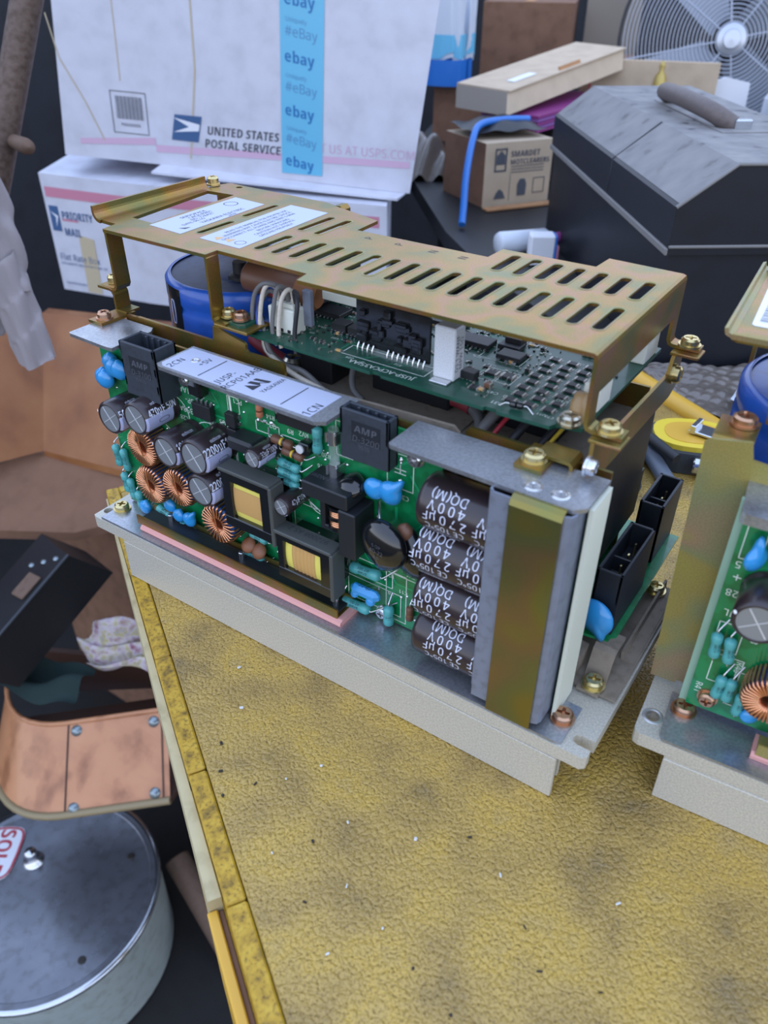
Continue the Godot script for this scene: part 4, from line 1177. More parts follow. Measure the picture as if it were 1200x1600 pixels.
func upper_board(A: Node):
	var Y := 123.0
	var o := [Vector2(100, 43.2), Vector2(118, 42.6), Vector2(118.5, 43.6), Vector2(122, 43.6), Vector2(122.5, 42.4), Vector2(173, 41.6), Vector2(173.5, 43), Vector2(178.5, 43), Vector2(179, 41.4), Vector2(231, 40.6), Vector2(231.5, 42), Vector2(236.5, 42), Vector2(237, 40.6), Vector2(260.5, 41.4), Vector2(262, 44.5), Vector2(272.3, 46.5), Vector2(272.3, 142), Vector2(100, 142)]
	var pcb := part(A, "control_board", mb(Vector3(0, Y, 0), FLAT).prism(o, -1.6, 0), M.pcb_dark)
	part(A, "board_corner", mb(Vector3(0, 127.2, 0), FLAT).prism([Vector2(88.6, 41), Vector2(97, 39.6), Vector2(99, 42), Vector2(99, 56), Vector2(88.6, 56)], -1.4, 0), M.pcb_dark)
	var sk := mb(Vector3(0, Y + 0.08, 0), FLAT)
	flat_text(sk, "JUSP-ACPCA35JAA", 3.2, Vector3(176, 46, 0), Vector3(-1, 0, 0), Vector3(0, -1, 0))
	rect_frame(sk, 150, 50.5, 196, 61, 0.45, 0.0)
	for q in [["R80", 236, 54.5], ["R95", 246, 54.5], ["D3", 254, 53], ["C45", 228, 54.5], ["D31", 234, 47], ["R10", 256, 64], ["U22", 214, 66], ["R105", 212, 60]]: flat_text(sk, q[0], 2.4, Vector3(q[1], q[2], 0), Vector3(-1, 0, 0), Vector3(0, -1, 0))
	for q in [[214, 63.5, 223, 77], [223.5, 64.5, 231, 77], [205, 84, 226, 98]]: rect_frame(sk, q[0], q[1], q[2], q[3], 0.4, 0.0)
	for i in 90:
		var x := rng.randf_range(103, 268)
		var z := rng.randf_range(48, 138)
		flat_text(sk, ["R%d" % (i + 3), "C%d" % (i + 5), "U%d" % (i % 30)][i % 3], 1.7, Vector3(x, z, 0), Vector3(-1, 0, 0), Vector3(0, -1, 0))
	part(pcb, "silkscreen_print", sk, M.silk)
	var tr := mb(Vector3(0, Y + 0.05, 0), FLAT)
	for i in 110:
		var a := Vector2(rng.randf_range(103, 268), rng.randf_range(46, 138))
		var b := a + Vector2([1, 0, 0.7][rng.randi() % 3], [0, 1, 0.7][rng.randi() % 3]) * rng.randf_range(5, 20)
		b = b.clamp(Vector2(102, 46), Vector2(270, 140))
		if a.distance_to(b) > 1: line2(tr, a, b, rng.randf_range(0.4, 0.9), 0.0)
	part(pcb, "copper_track", tr, M.trace_dark)
	# the regular field of chip resistors at the right
	for r in 8:
		for k in 4:
			var x := 237.5 + k * 8.6 + (r % 2) * 1.2 - r * 0.3
			if x > 268: continue
			smd(A, Vector3(x, Y, -(52.5 + r * 6.8 + k * 0.3)), 5.6, 3.4)
	for q in [[219.2, 71.1], [226.8, 71.6]]: smd(A, Vector3(q[0], Y, -q[1]), 6.6, 4.6, 1.1)
	smd(A, Vector3(219.5, Y, -54), 5.0, 3.4)
	smd(A, Vector3(224, Y, -58), 3.6, 2.8, 2.2, M.brown_body)
	chip(A, Vector3(213, Y + 2, -61.5), Vector3(7, 5.2, 3.6), 0, FLAT, "transistor")
	# larger chips
	for q in [[118, 87, 17, 12, 7], [128, 104, 14, 8, 6], [150, 112, 16, 8, 8], [176, 108, 18, 9, 8], [196, 96, 20, 10, 9], [214, 100, 11, 8, 4], [219, 90, 12, 8.5, 3], [108, 112, 14, 10, 6], [200, 122, 18, 9, 8], [232, 124, 18, 9, 8], [252, 118, 16, 9, 7], [160, 128, 20, 10, 9], [122, 130, 20, 12, 9]]:
		chip(A, Vector3(q[0], Y + 1.6, -q[1]), Vector3(q[2], q[3], 2.4), q[4], FLAT)
	for q in [[135.5, 72], [145.5, 71.5], [214, 104.5]]: chip(A, Vector3(q[0], Y + 2.6, -q[1]), Vector3(8.4, 7.2, 4.6), 4, FLAT, "optocoupler")
	# small chip parts at the left, past counting in the photograph only far back
	for i in 84:
		var x := rng.randf_range(106, 232)
		var z := rng.randf_range(50, 138)
		if (x > 150 and x < 212 and z < 66): continue
		smd(A, Vector3(x, Y, -z), rng.randf_range(2.2, 3.8), rng.randf_range(1.4, 2.2), rng.randf_range(0.7, 1.6), [M.chip, M.chip, M.brown_body, M.tape_tan][i % 4], "chip_component")
	# specks of solder and tiny chips, too many and too small to tell apart
	var k1 := mb(Vector3(0, Y, 0), FLAT)
	var k2 := mb(Vector3(0, Y, 0), FLAT)
	for i in 620:
		var x := rng.randf_range(104, 232) if i % 5 else rng.randf_range(104, 268)
		var z := rng.randf_range(47, 139)
		if (x > 150 and x < 212 and z < 64): continue
		var s := rng.randf_range(0.5, 1.5)
		(k1 if i % 3 else k2).box(Vector3(x, z, 0.3), Vector3(s, s * 0.6, 0.7) if i % 2 else Vector3(s * 0.6, s, 0.7))
	part(pcb, "tiny_component", [[k1, M.smd_end], [k2, M.chip]]).set_meta("kind", "stuff")
	# upright hybrid module
	var hy := mb(Vector3(173.2, Y, -60), Basis(Vector3.UP, -0.03))
	hy.box(Vector3(0, 13.0, 0), Vector3(41, 22, 1.6), 0.3)
	for i in 26:
		var s := Vector3(rng.randf_range(2, 7), rng.randf_range(2, 5), rng.randf_range(1, 2.6))
		hy.box(Vector3(rng.randf_range(-17, 17), rng.randf_range(5, 21), 0.8 + s.z / 2), s, 0.5)
	var hb := part(A, "hybrid_module", hy, M.hybrid)
	var pn := mb(Vector3(173.2, Y, -60), Basis(Vector3.UP, -0.03))
	for i in 14:
		if i == 4 or i == 5: continue
		pn.tube([Vector3(-18.5 + i * 2.85, 3.6, 1.2), Vector3(-18.5 + i * 2.85, 2.0, 2.4), Vector3(-18.5 + i * 2.85, 0.1, 2.6)], 0.5, 5)
	part(hb, "pin", pn, M.tin)
	# white ceramic block resistor
	var ce := part(A, "cement_resistor", mb().box(Vector3(204.2, Y + 12.2, -57.4), Vector3(10.6, 24, 8.6), 0.5), M.ceramic)
	part(ce, "cement_top", mb().box(Vector3(204.2, Y + 24.25, -57.4), Vector3(8.8, 0.6, 6.8)), M.ceramic_top)
	var ct := mb(Vector3(209.58, Y, 0), SIDE)
	flat_text(ct, "MPW 15Ω", 2.5, Vector3(58.6, 12, 0), Vector3(0, 1, 0), Vector3(-1, 0, 0))
	flat_text(ct, "D3 1 WANF", 2.5, Vector3(55.4, 12.5, 0), Vector3(0, 1, 0), Vector3(-1, 0, 0))
	part(ce, "lettering", ct, M.ink)
	part(A, "flat_jumper", mb().box(Vector3(204.5, Y + 0.5, -50.2), Vector3(9, 0.9, 4.6), 0.2), M.tin)
	# white four-way plug with its wires
	var wc := part(A, "wire_plug", mb().box(Vector3(112.4, Y + 6.2, -57.5), Vector3(16.5, 12.4, 9), 0.6).box(Vector3(111.6, Y + 13.2, -58.5), Vector3(13.5, 2.2, 6), 0.4), M.white_plastic)
	part(wc, "socket_hole", mb().box(Vector3(108, Y + 1.6, -52.9), Vector3(1.8, 1.6, 0.4)).box(Vector3(112.6, Y + 1.6, -52.9), Vector3(1.8, 1.6, 0.4)).box(Vector3(117.2, Y + 1.6, -52.9), Vector3(1.8, 1.6, 0.4)), M.black)
	for q in [[106.5, 102, 10, M.wire_white, 0.0], [110, 97, 9, M.wire_grey, 1.0], [113, 110, 13, M.wire_grey, 0.4], [116.5, 114, 14, M.wire_white, -1.0], [118, 124, 9, M.wire_black, -2.0]]:
		var x: float = q[0]
		part(A, "wire", mb().tube(rod([Vector3(x, Y + 13, -58.5), Vector3(x - 0.5, Y + 20, -58), Vector3((x + q[1]) / 2, Y + 22 + q[4], -54 + q[4]), Vector3(q[1], Y + 16, -52), Vector3(q[1] - 1, Y + 2, -50), Vector3(q[1] + 1, Y - 6, -50 - q[4])], 5), 1.15, 7), q[3])
	part(A, "wire", mb().tube(rod([Vector3(104, Y + 14, -60), Vector3(98, Y + 16, -60), Vector3(95.5, Y + 8, -56), Vector3(98, Y + 1, -52), Vector3(101, Y - 4, -50)], 5), 1.2, 7), M.wire_red)
	part(A, "wire", mb().tube(rod([Vector3(105, Y + 15, -61), Vector3(100, Y + 18.5, -60), Vector3(96.5, Y + 11, -55), Vector3(100, Y + 3, -50), Vector3(103, Y - 4, -49)], 5), 1.2, 7), M.wire_blue)
	part(A, "wire", mb().tube(rod([Vector3(106, Y + 15, -60), Vector3(101, Y + 17, -58), Vector3(99, Y + 10, -53), Vector3(102, Y + 3, -51), Vector3(104, Y - 4, -50)], 5), 1.1, 7), M.wire_grey)
	part(A, "film_capacitor", mb().box(Vector3(122.5, Y + 12, -62), Vector3(5, 18, 3), 0.4), M.grey_sheet)
	part(A, "edge_connector", mb().box(Vector3(131, Y + 14, -78), Vector3(22, 4.5, 4), 0.4), M.white_plastic)
	# connectors at the right edge, screw, glue
	for q in [[-69, 15, 0], [-127, 18, 1]]:
		var wp := part(A, "wire_plug", mb().box(Vector3(268.4, Y + 6.2, q[0]), Vector3(7, 12.4, q[1]), 0.6), M.white_plastic)
		for k in 3:
			part(wp, "wire", mb().tube(rod([Vector3(266, Y + 8, q[0] - q[1] / 2 - 1 - k), Vector3(267, Y + 6, q[0] - q[1] / 2 - 4 - k), Vector3(270, Y - 2, q[0] - q[1] / 2 - 5 - k)], 4), 0.7, 5), [M.wire_white, M.wire_red, M.wire_blue][k])
	screw(A, Vector3(266, Y + 0.2, -48), 4.2, M.screw, FLAT, 0.4)
	part(A, "glue_blob", mb().lathe([Vector2(0, 11), Vector2(2.6, 10.6), Vector2(3.0, 8), Vector2(3.8, 7), Vector2(4.0, 1), Vector2(4.2, 0)], 16, true, FLAT, Vector3(266.8, Y, -55)), M.glue)
	resistor(A, Vector3(240, Y + 1.8, -46.5), Vector3(246, Y + 1.8, -47.5), 1.5, M.gloss_black, [], Vector3(236, Y, -46), Vector3(251, Y, -46.5))

func inner_parts(A: Node):
	# big blue capacitor standing behind
	var p := Vector3(48, 0, -98)
	var r := 44.0
	var H := 131.0
	var bc := part(A, "bulk_capacitor", mb(p).lathe([Vector2(r - 3.5, H + 0.5), Vector2(r - 2, H + 0.6), Vector2(r, H - 1.8), Vector2(r, H - 10), Vector2(r - 1.2, H - 12.5), Vector2(r, H - 15), Vector2(r, 4), Vector2(r - 2, 0), Vector2(0, 0)], 64, true, FLAT), M.cap_blue)
	part(bc, "capacitor_top", mb(p).lathe([Vector2(0, H - 0.5), Vector2(r - 3.4, H - 0.5), Vector2(r - 3.4, H - 3)], 48, false, FLAT), M.cap_top)
	part(bc, "inner_disc", mb(p).lathe([Vector2(0, H + 0.6), Vector2(20, H + 0.6), Vector2(22, H - 0.5)], 40, true, FLAT), M.cap_top)
	var sp := mb(p)
	var a0 := 1.0
	for i in 8:
		var t0 := a0 + 0.40 * i / 8.0
		var t1 := a0 + 0.40 * (i + 1) / 8.0
		var q0 := Vector3(-cos(t0), 0, sin(t0)) * (r + 0.15)
		var q1 := Vector3(-cos(t1), 0, sin(t1)) * (r + 0.15)
		sp.trin(q0 + Vector3(0, 6, 0), q1 + Vector3(0, 6, 0), q1 + Vector3(0, H - 2, 0), q0, q1, q1)
		sp.trin(q0 + Vector3(0, 6, 0), q1 + Vector3(0, H - 2, 0), q0 + Vector3(0, H - 2, 0), q0, q1, q0)
	part(bc, "polarity_stripe", sp, M.gloss_black)
	var ms := mb(p)
	var mp := []
	for i in 20:
		var t := TAU * i / 20
		var an := a0 + 0.2 + 0.045 * sin(t)
		mp.append(Vector3(-cos(an), 0, sin(an)) * (r + 0.25) + Vector3(0, H - 16 + clampf(cos(t) * 8, -6, 6) * 1.1, 0))
	ms.tube(mp, 0.3, 4, true)
	part(bc, "minus_sign", ms, M.stripe)
	part(bc, "terminal_post", mb(p + Vector3(10, H, 14)).lathe([Vector2(0, 9), Vector2(4, 9), Vector2(4, 3), Vector2(7, 2), Vector2(7, 0), Vector2(0, 0)], 6, false, FLAT), M.chip)
	part(bc, "terminal_screw", mb(p + Vector3(15, H, 4)).lathe([Vector2(0, 6), Vector2(4, 5.6), Vector2(5, 3), Vector2(5, 0), Vector2(0, 0)], 14, false, FLAT), M.dusty)
	var b2 := part(A, "discharge_tube", mb().cyl(Vector3(74, H + 8, -72), Vector3(116, H + 4, -78), 7.5, 24, -1.0, 1.5), M.brown_body)
	part(b2, "end_cap", mb().cyl(Vector3(104, H + 5.2, -76.2), Vector3(117, H + 3.9, -78.2), 7.7, 24, -1.0, 1.5), M.wood)
	part(A, "dark_block", mb().box(Vector3(100, H + 6, -100), Vector3(26, 20, 40), 1.0), M.chip)
	# dusty shelf with modules, screws and sleeved wires under the control board
	part(A, "module_shelf", mb().box(Vector3(190, 96.5, -84), Vector3(170, 2.4, 86), 0.3), M.dusty)
	for q in [[126, 20, 104, 74, 26], [177, 44, 105, 84, 30], [236, 34, 104, 88, 30]]:
		var md := part(A, "power_module", mb().box(Vector3(q[0], q[2], -q[3]), Vector3(q[1], 13, q[4]), 0.8), M.chip)
		for k in 4: part(md, "terminal_pin", mb().box(Vector3(q[0] - q[1] * 0.36 + k * q[1] * 0.24, q[2] + 9, -q[3] + q[4] * 0.3), Vector3(1.0, 6, 2)), M.dusty)
	for q in [[108, 66.2], [190.8, 76.3]]:
		screw(A, Vector3(q[0], 98, -q[1]), 6.2, M.screw, FLAT, 0.3, true, 6.0)
	part(A, "copper_bar", mb().box(Vector3(112, 97.9, -60), Vector3(30, 1.2, 26), 0.3), M.dusty)
	part(A, "copper_bar", mb().box(Vector3(193, 97.9, -68), Vector3(40, 1.2, 30), 0.3), M.dusty)
	var r1 := part(A, "sleeved_lead", mb().tube(rod([Vector3(72, 108, -70), Vector3(84, 105, -67), Vector3(96, 101.5, -66), Vector3(104, 100, -66)], 4), 3.6, 10), M.sleeve_red)
	part(r1, "cable", mb().tube(rod([Vector3(56, 104, -62), Vector3(66, 109, -70), Vector3(80, 106, -68)], 4), 2.6, 8), M.wire_grey)
	var r2 := part(A, "sleeved_lead", mb().tube(rod([Vector3(196, 103, -74), Vector3(204, 104, -72), Vector3(211, 103.5, -70)], 4), 3.4, 10), M.sleeve_red)
	part(r2, "cable", mb().tube(rod([Vector3(209, 103.8, -71), Vector3(217, 102, -66), Vector3(219, 94, -62), Vector3(218, 80, -60)], 5), 2.7, 8), M.wire_grey)
	for k in 2:
		part(A, "wire", mb().tube(rod([Vector3(103 + k, 121, -50), Vector3(106 + k * 2, 114, -48), Vector3(118 - k * 3, 108, -47 - k * 3), Vector3(130, 106 + k * 3, -45 - k * 2), Vector3(142, 104 - k * 2, -45 - k * 3), Vector3(152, 101 + k, -47), Vector3(166, 99, -48)], 6), 1.5, 7), [M.wire_white, M.wire_grey][k])
	part(A, "wire", mb().tube(rod([Vector3(150, 121, -70), Vector3(149, 110, -62), Vector3(153, 103, -56), Vector3(160, 99.5, -54)], 5), 1.6, 7), M.wire_grey)
	for q in [[225, M.wire_grey, 2.6], [231, M.wire_red, 1.1], [240, M.wire_black, 2.0], [252, M.wire_black, 1.6], [255, M.band_yellow, 0.9]]:
		part(A, "wire", mb().tube(rod([Vector3(q[0] + 6, 116, -66), Vector3(q[0] + 2, 108, -54), Vector3(q[0] - 2, 98, -48), Vector3(q[0] - 8, 84, -46)], 5), q[2], 7), q[1])

func lower_right(A: Node):
	# small board at the foot of the right end, with two black sockets and a blue disc
	var Y := 16.0
	var o := [Vector2(270, 52), Vector2(285, 52.6), Vector2(298.5, 54), Vector2(299, 57), Vector2(301, 59), Vector2(300.5, 153), Vector2(270, 153)]
	part(A, "connector_board", mb(Vector3(0, Y, 0), FLAT).prism(o, -1.6, 0), M.pcb)
	for q in [[58.2, 101.8, 292], [121.5, 153.5, 289.4]]:
		var d: float = q[1] - q[0]
		var s = plug_shell(A, Vector3(q[2], Y, -(q[0] + q[1]) / 2), Vector3(12.4, d, 35), FLAT, M.connector_dark, "socket")
		var pn := mb()
		for k in 4: pn.box(Vector3(q[2], Y + 24, -(q[0] + d * (k + 0.7) / 4.4)), Vector3(0.8, 8, 1.6))
		part(s, "contact", pn, M.screw_gold)
		part(s, "divider", mb().box(Vector3(q[2], Y + 26, -(q[0] + d * 0.45)), Vector3(11, 8, 1)), M.connector_dark)
	var dc = disc_cap(A, Vector3(290.5, Y + 11.5, -53.5), 9.4, 2.6, 3.6, -1.15, Basis(Vector3.UP, -0.15))
	part(dc, "lead", mb().tube([Vector3(294.5, Y + 2.5, -53.4), Vector3(295.6, Y, -53)], 0.5, 5).tube([Vector3(285, Y + 3.5, -53.4), Vector3(284, Y, -53)], 0.5, 5), M.tin)
	# bent brown foot bracket with its screw
	var fb := mb(Vector3.ZERO, SIDE)
	fb.ribbon([Vector2(33, 0.2), Vector2(43, 0.2), Vector2(45, 1.4), Vector2(50, 12.6), Vector2(52, 13.6), Vector2(62, 13.6)], 1.6, 294, 304.5)
	part(A, "foot_bracket", fb, M.dusty)
	part(A, "foot_bracket", mb(Vector3.ZERO, SIDE).prism([Vector2(40, 0), Vector2(52, 0), Vector2(52, 12), Vector2(42, 12), Vector2(40, 10)], 284, 291), M.dusty)
	screw(A, Vector3(300, 1.9, -38.2), 4.6, M.screw_gold, FLAT, 0.3)
	part(A, "inner_chassis", mb(Vector3.ZERO).box(Vector3(290, 0.5, -80), Vector3(44, 1.0, 90)), M.dusty)
	part(A, "side_channel", mb(Vector3.ZERO).ribbon([Vector2(304, 6), Vector2(304.4, 0.2), Vector2(311, 0.2)], 1.2, -126, -62), M.dusty)
	screw(A, Vector3(302, 3.0, -118), 4.4, M.screw_gold, FLAT, 0.3)
	screw(A, Vector3(287, Y, -112), 4.0, M.screw_gold, FLAT, 0.3)

# ---------------------------------------------------------------- the second amplifier, cut off by the picture's right edge
func amplifier_second():
	var A := thing("servo_amplifier", "servo amplifier at the right edge with a tall iridescent plate beside its green board", "amplifier", Vector3(324, 0, -26.2), 0.075)
	off = Vector3(0, 37.5, 0)
	var bo := [Vector2(0, 3), Vector2(0.8, 1), Vector2(3, 0), Vector2(268, 0), Vector2(268, 128), Vector2(0, 128)]
	part(A, "base_plate", pierced(bo, [circle(5.4, 12.5, 3.2)], -1.6, 7.4, M.sink))
	part(A, "hole_rim", mb(Vector3(5.4, -1.6, -12.5), FLAT).lathe([Vector2(3.0, -2), Vector2(3.0, 0.1), Vector2(3.8, 0.3), Vector2(4.6, 0.1), Vector2(4.7, 0)], 24), M.alu_edge)
	part(A, "base_flange", mb(Vector3.ZERO, FLAT).prism([Vector2(10.6, 3), Vector2(12.4, 0.2), Vector2(266, 0.2), Vector2(266, 30), Vector2(9.6, 30)], -1.5, 0), M.alu)
	heat_sink(A, 15, 262, 126)
	screw(A, Vector3(16.5, 0, -21), 4.6, M.screw_copper, FLAT, 0.2)
	var Z := -22.0
	var pcb := part(A, "circuit_board", mb().box(Vector3(127, 57.5, Z - 0.8), Vector3(222, 106, 1.6)), M.pcb)
	part(A, "board_backing", mb().box(Vector3(126, 57.5, Z - 3), Vector3(226, 108, 2.2)), M.pcb_edge)
	var sk := mb(Vector3(0, 0, Z + 0.08))
	var rt := Vector3(0, -1, 0)
	for q in [["R41", 19.2, 14], ["R40", 31.5, 32], ["R43", 33.5, 50], ["R44", 40.5, 14]]: flat_text(sk, q[0], 2.8, Vector3(q[1], q[2] + 2, 0), rt, Vector3(1, 0, 0))
	for q in [["5", 19, 84], ["28", 20, 70], ["UL", 22, 60]]: flat_text(sk, q[0], 3.4, Vector3(q[1], q[2], 0), Vector3(-1, 0, 0), Vector3(0, -1, 0))
	flat_text(sk, "+", 5.0, Vector3(20, 78, 0), Vector3(1, 0, 0), Vector3(0, 1, 0))
	for q in [[19, 40, 29, 55], [21, 22, 33, 38], [31, 12, 39, 32], [18, 87, 26, 103]]: rect_frame(sk, q[0], q[1], q[2], q[3], 0.4, 0.0)
	part(pcb, "silkscreen_print", sk, M.silk)
	electrolytic(A, 31.5, 76, Z, 9.5, 22, [["HSIN", 2.4, 8, 1.2], ["105°C", 2.0, 9, 0.9]], -0.6)
	toroid(A, 46, 32, Z, 10.5, 4.0, 12, 36)
	for q in [[20.0, 51, 21.0, 38], [25.2, 50.5, 26.8, 37.5], [27.2, 29.5, 26.4, 17], [31.2, 29.5, 30.6, 17], [36.4, 23.5, 36.2, 11.5]]:
		teal_resistor(A, Vector3(q[0], q[1], Z + 3.5), Vector3(q[2], q[3], Z + 3.5), 2.4, Vector3(q[0] + 2.5, q[1] + 6, Z), Vector3(q[2], q[3] - 3, Z))
	disc_cap(A, Vector3(41.5, 14, Z + 4), 3.8, 2.4, 4.0, 1.2, Basis(Vector3.UP, 0.4))
	disc_cap(A, Vector3(24, 92, Z + 5), 5.2, 2.6, 5.0, 1.6, Basis(Vector3.UP, 0.9))
	screw(A, Vector3(24, 12.5, Z), 3.6, M.screw_copper, Basis.IDENTITY, 0.2)
	electrolytic(A, 62, 78, Z, 9.5, 22, [["2200µF10V", 4.0, 11, 0.5]], -0.4)
	transformer(A, 98, 50, Z, 32, 33.5, Rect2(-9.5, -10.5, 18.5, 21.5), false)
	transformer(A, 140, 30, Z, 34, 27.5, Rect2(-12.5, -7.5, 22.5, 17), true)
	for q in [[62, 54], [122, 84], [148, 62]]: electrolytic(A, q[0], q[1], Z, 9.0 if q[0] < 100 else 5.0, 20, [["nichicon", 1.7, 10, 0.95]], -0.3)
	for q in [[72, 30], [66, 10]]: toroid(A, q[0], q[1] + 6, Z, 10.0, 4.0, 12, 30)
	for q in [[112, 20], [124, 12], [176, 26], [178, 12]]: teal_resistor(A, Vector3(q[0] - 6, q[1], Z + 3), Vector3(q[0] + 6, q[1], Z + 3), 2.4, Vector3(q[0] - 9, q[1], Z), Vector3(q[0] + 9, q[1], Z))
	part(A, "relay", mb().box(Vector3(170, 74, Z + 8), Vector3(26, 8.2, 16), 0.6), M.black)
	part(A, "relay", mb().box(Vector3(184, 54, Z + 8), Vector3(9.5, 26, 16), 0.6), M.black)
	plug_shell(A, Vector3(176, 88, Z + 4), Vector3(25, 7.6, 24), FLAT, M.connector)
	for q in [[196, 84], [204, 84]]: disc_cap(A, Vector3(q[0], q[1], Z + 5), 5.6, 2.7, 2.0, 0.9)
	var pk := mb(Vector3.ZERO, SIDE)
	pk.ribbon([Vector2(20, 3.2), Vector2(10, 3.2), Vector2(8.6, 2.2), Vector2(9, 0.6), Vector2(10, 0.05), Vector2(20, 0.05)], -0.6, 46.5, 180)
	pk.box(Vector3(15, 1.6, 113), Vector3(10, 2.6, 132))
	part(A, "pink_pad", pk, M.pink)
	part(A, "channel_rail", mb(Vector3.ZERO, SIDE).ribbon([Vector2(9.6, 9.2), Vector2(9.6, 4.0), Vector2(20, 4.0)], -0.9, 48, 178), M.zinc_bright)
	# tall iridescent plate with its bent ear
	part(A, "tall_plate", mb(Vector3(0, 0, -37.5)).prism([Vector2(-2, 0), Vector2(9, 0), Vector2(9.5, 2), Vector2(22, 2), Vector2(22, 112), Vector2(60, 112), Vector2(60, 116), Vector2(12.5, 121.4), Vector2(10.6, 128.6), Vector2(-3.6, 126.4), Vector2(-6, 124.2)], 0, 1.6), M.zinc_bright)
	part(A, "ear_bracket", mb(Vector3.ZERO, SIDE).ribbon([Vector2(37.5, 126), Vector2(38.6, 127.4), Vector2(40, 127.8), Vector2(56, 127.8)], -1.6, -4, 11), M.zinc)
	screw(A, Vector3(5.0, 128.0, -51), 4.6, M.screw_copper, FLAT, 0.3)
	part(A, "top_plate", mb(Vector3(0, 113, 0), FLAT).prism([Vector2(14.6, 13), Vector2(16, 12), Vector2(120, 12), Vector2(120, 38), Vector2(13, 38)], -4.5, 0), M.alu)
	# blue capacitor and cover
	var p := Vector3(40, 0, -98)
	var r := 44.0
	var H := 131.0
	var bc := part(A, "bulk_capacitor", mb(p).lathe([Vector2(r - 3.5, H + 0.5), Vector2(r - 2, H + 0.6), Vector2(r, H - 1.8), Vector2(r, H - 10), Vector2(r - 1.2, H - 12.5), Vector2(r, H - 15), Vector2(r, 4), Vector2(r - 2, 0), Vector2(0, 0)], 64, true, FLAT), M.cap_blue)
	part(bc, "capacitor_top", mb(p).lathe([Vector2(0, H - 0.5), Vector2(r - 3.4, H - 0.5), Vector2(r - 3.4, H - 3)], 48, false, FLAT), M.cap_blue)
	var cv := part(A, "vent_cover", pierced([Vector2(-8, 56.2), Vector2(-6, 54.6), Vector2(160, 54.6), Vector2(160, 146), Vector2(-11, 146)], [rounded_slot(52, 64, 92, 5), rounded_slot(62, 64, 92, 5)], 159.5, 1.6, M.zinc))
	part(cv, "edge_lip", mb(Vector3.ZERO).ribbon([Vector2(-8, 158.4), Vector2(-10.6, 159.6), Vector2(-11.4, 162)], -1.4, -146, -56), M.zinc_bright)
	part(cv, "front_lip", mb(Vector3.ZERO, SIDE).ribbon([Vector2(56, 158.2), Vector2(54.6, 158.8), Vector2(54, 161)], -1.4, -8, 160), M.zinc_bright)
	part(cv, "leg", mb(Vector3.ZERO).ribbon([Vector2(12, 158), Vector2(12, 128)], 1.6, -64, -55), M.zinc)
	part(cv, "leg", mb(Vector3.ZERO).ribbon([Vector2(-4, 158), Vector2(-4, 60)], 1.6, -128, -119), M.zinc)
	var lb := part(cv, "barcode_label", mb(Vector3(0, 159.5, 0), FLAT).prism([Vector2(-3.6, 72), Vector2(-2.6, 70.8), Vector2(30, 70.8), Vector2(30, 120), Vector2(-4.6, 120)], 0.02, 0.2), M.paper)
	var bars := mb(Vector3(0, 159.72, 0), FLAT)
	for i in 26:
		var y := 76.0 + i * 1.5
		line2(bars, Vector2(-1.5, y), Vector2(9, y), [0.4, 0.9, 0.6, 1.1][i * 7 % 4], 0.0)
	flat_text(bars, "1056", 3.0, Vector3(13, 90, 0), Vector3(0, 1, 0), Vector3(-1, 0, 0))
	part(lb, "barcode", bars, M.ink)
	screw(A, Vector3(-4, 159.6, -141), 3.6, M.screw_gold, FLAT, 0.2, true, 3.6)

# ---------------------------------------------------------------- room and table
func build_room():
	struct("floor", mb().box(Vector3(0, -925, -600), Vector3(5200, 40, 5200)), M.floor)
	struct("wall_back", mb().box(Vector3(0, -200, -2150), Vector3(5200, 1420, 60)), M.wall)
	struct("wall_left", mb().box(Vector3(-1500, -200, -800), Vector3(60, 1420, 2800)), M.wall)

func tb(a: float, b: float, y: float) -> Vector3:   # table coordinates (along its long edge, across) to world
	return Vector3(-66 + 0.849 * a + 0.529 * b, y, -(55 - 0.529 * a + 0.849 * b))

func table_slab(a0: float, a1: float, b0: float, b1: float, y0: float, y1: float, bev := 0.0) -> MB:
	var k := mb(Vector3(-66, 0, -55), Basis(Vector3(0.849, 0, 0.529), Vector3(0, 1, 0), Vector3(-0.529, 0, 0.849) * 1.0).orthonormalized())
	# local x along the edge, local -z across
	return k.box(Vector3((a0 + a1) / 2, (y0 + y1) / 2, -(b0 + b1) / 2), Vector3(a1 - a0, y1 - y0, b1 - b0), bev)

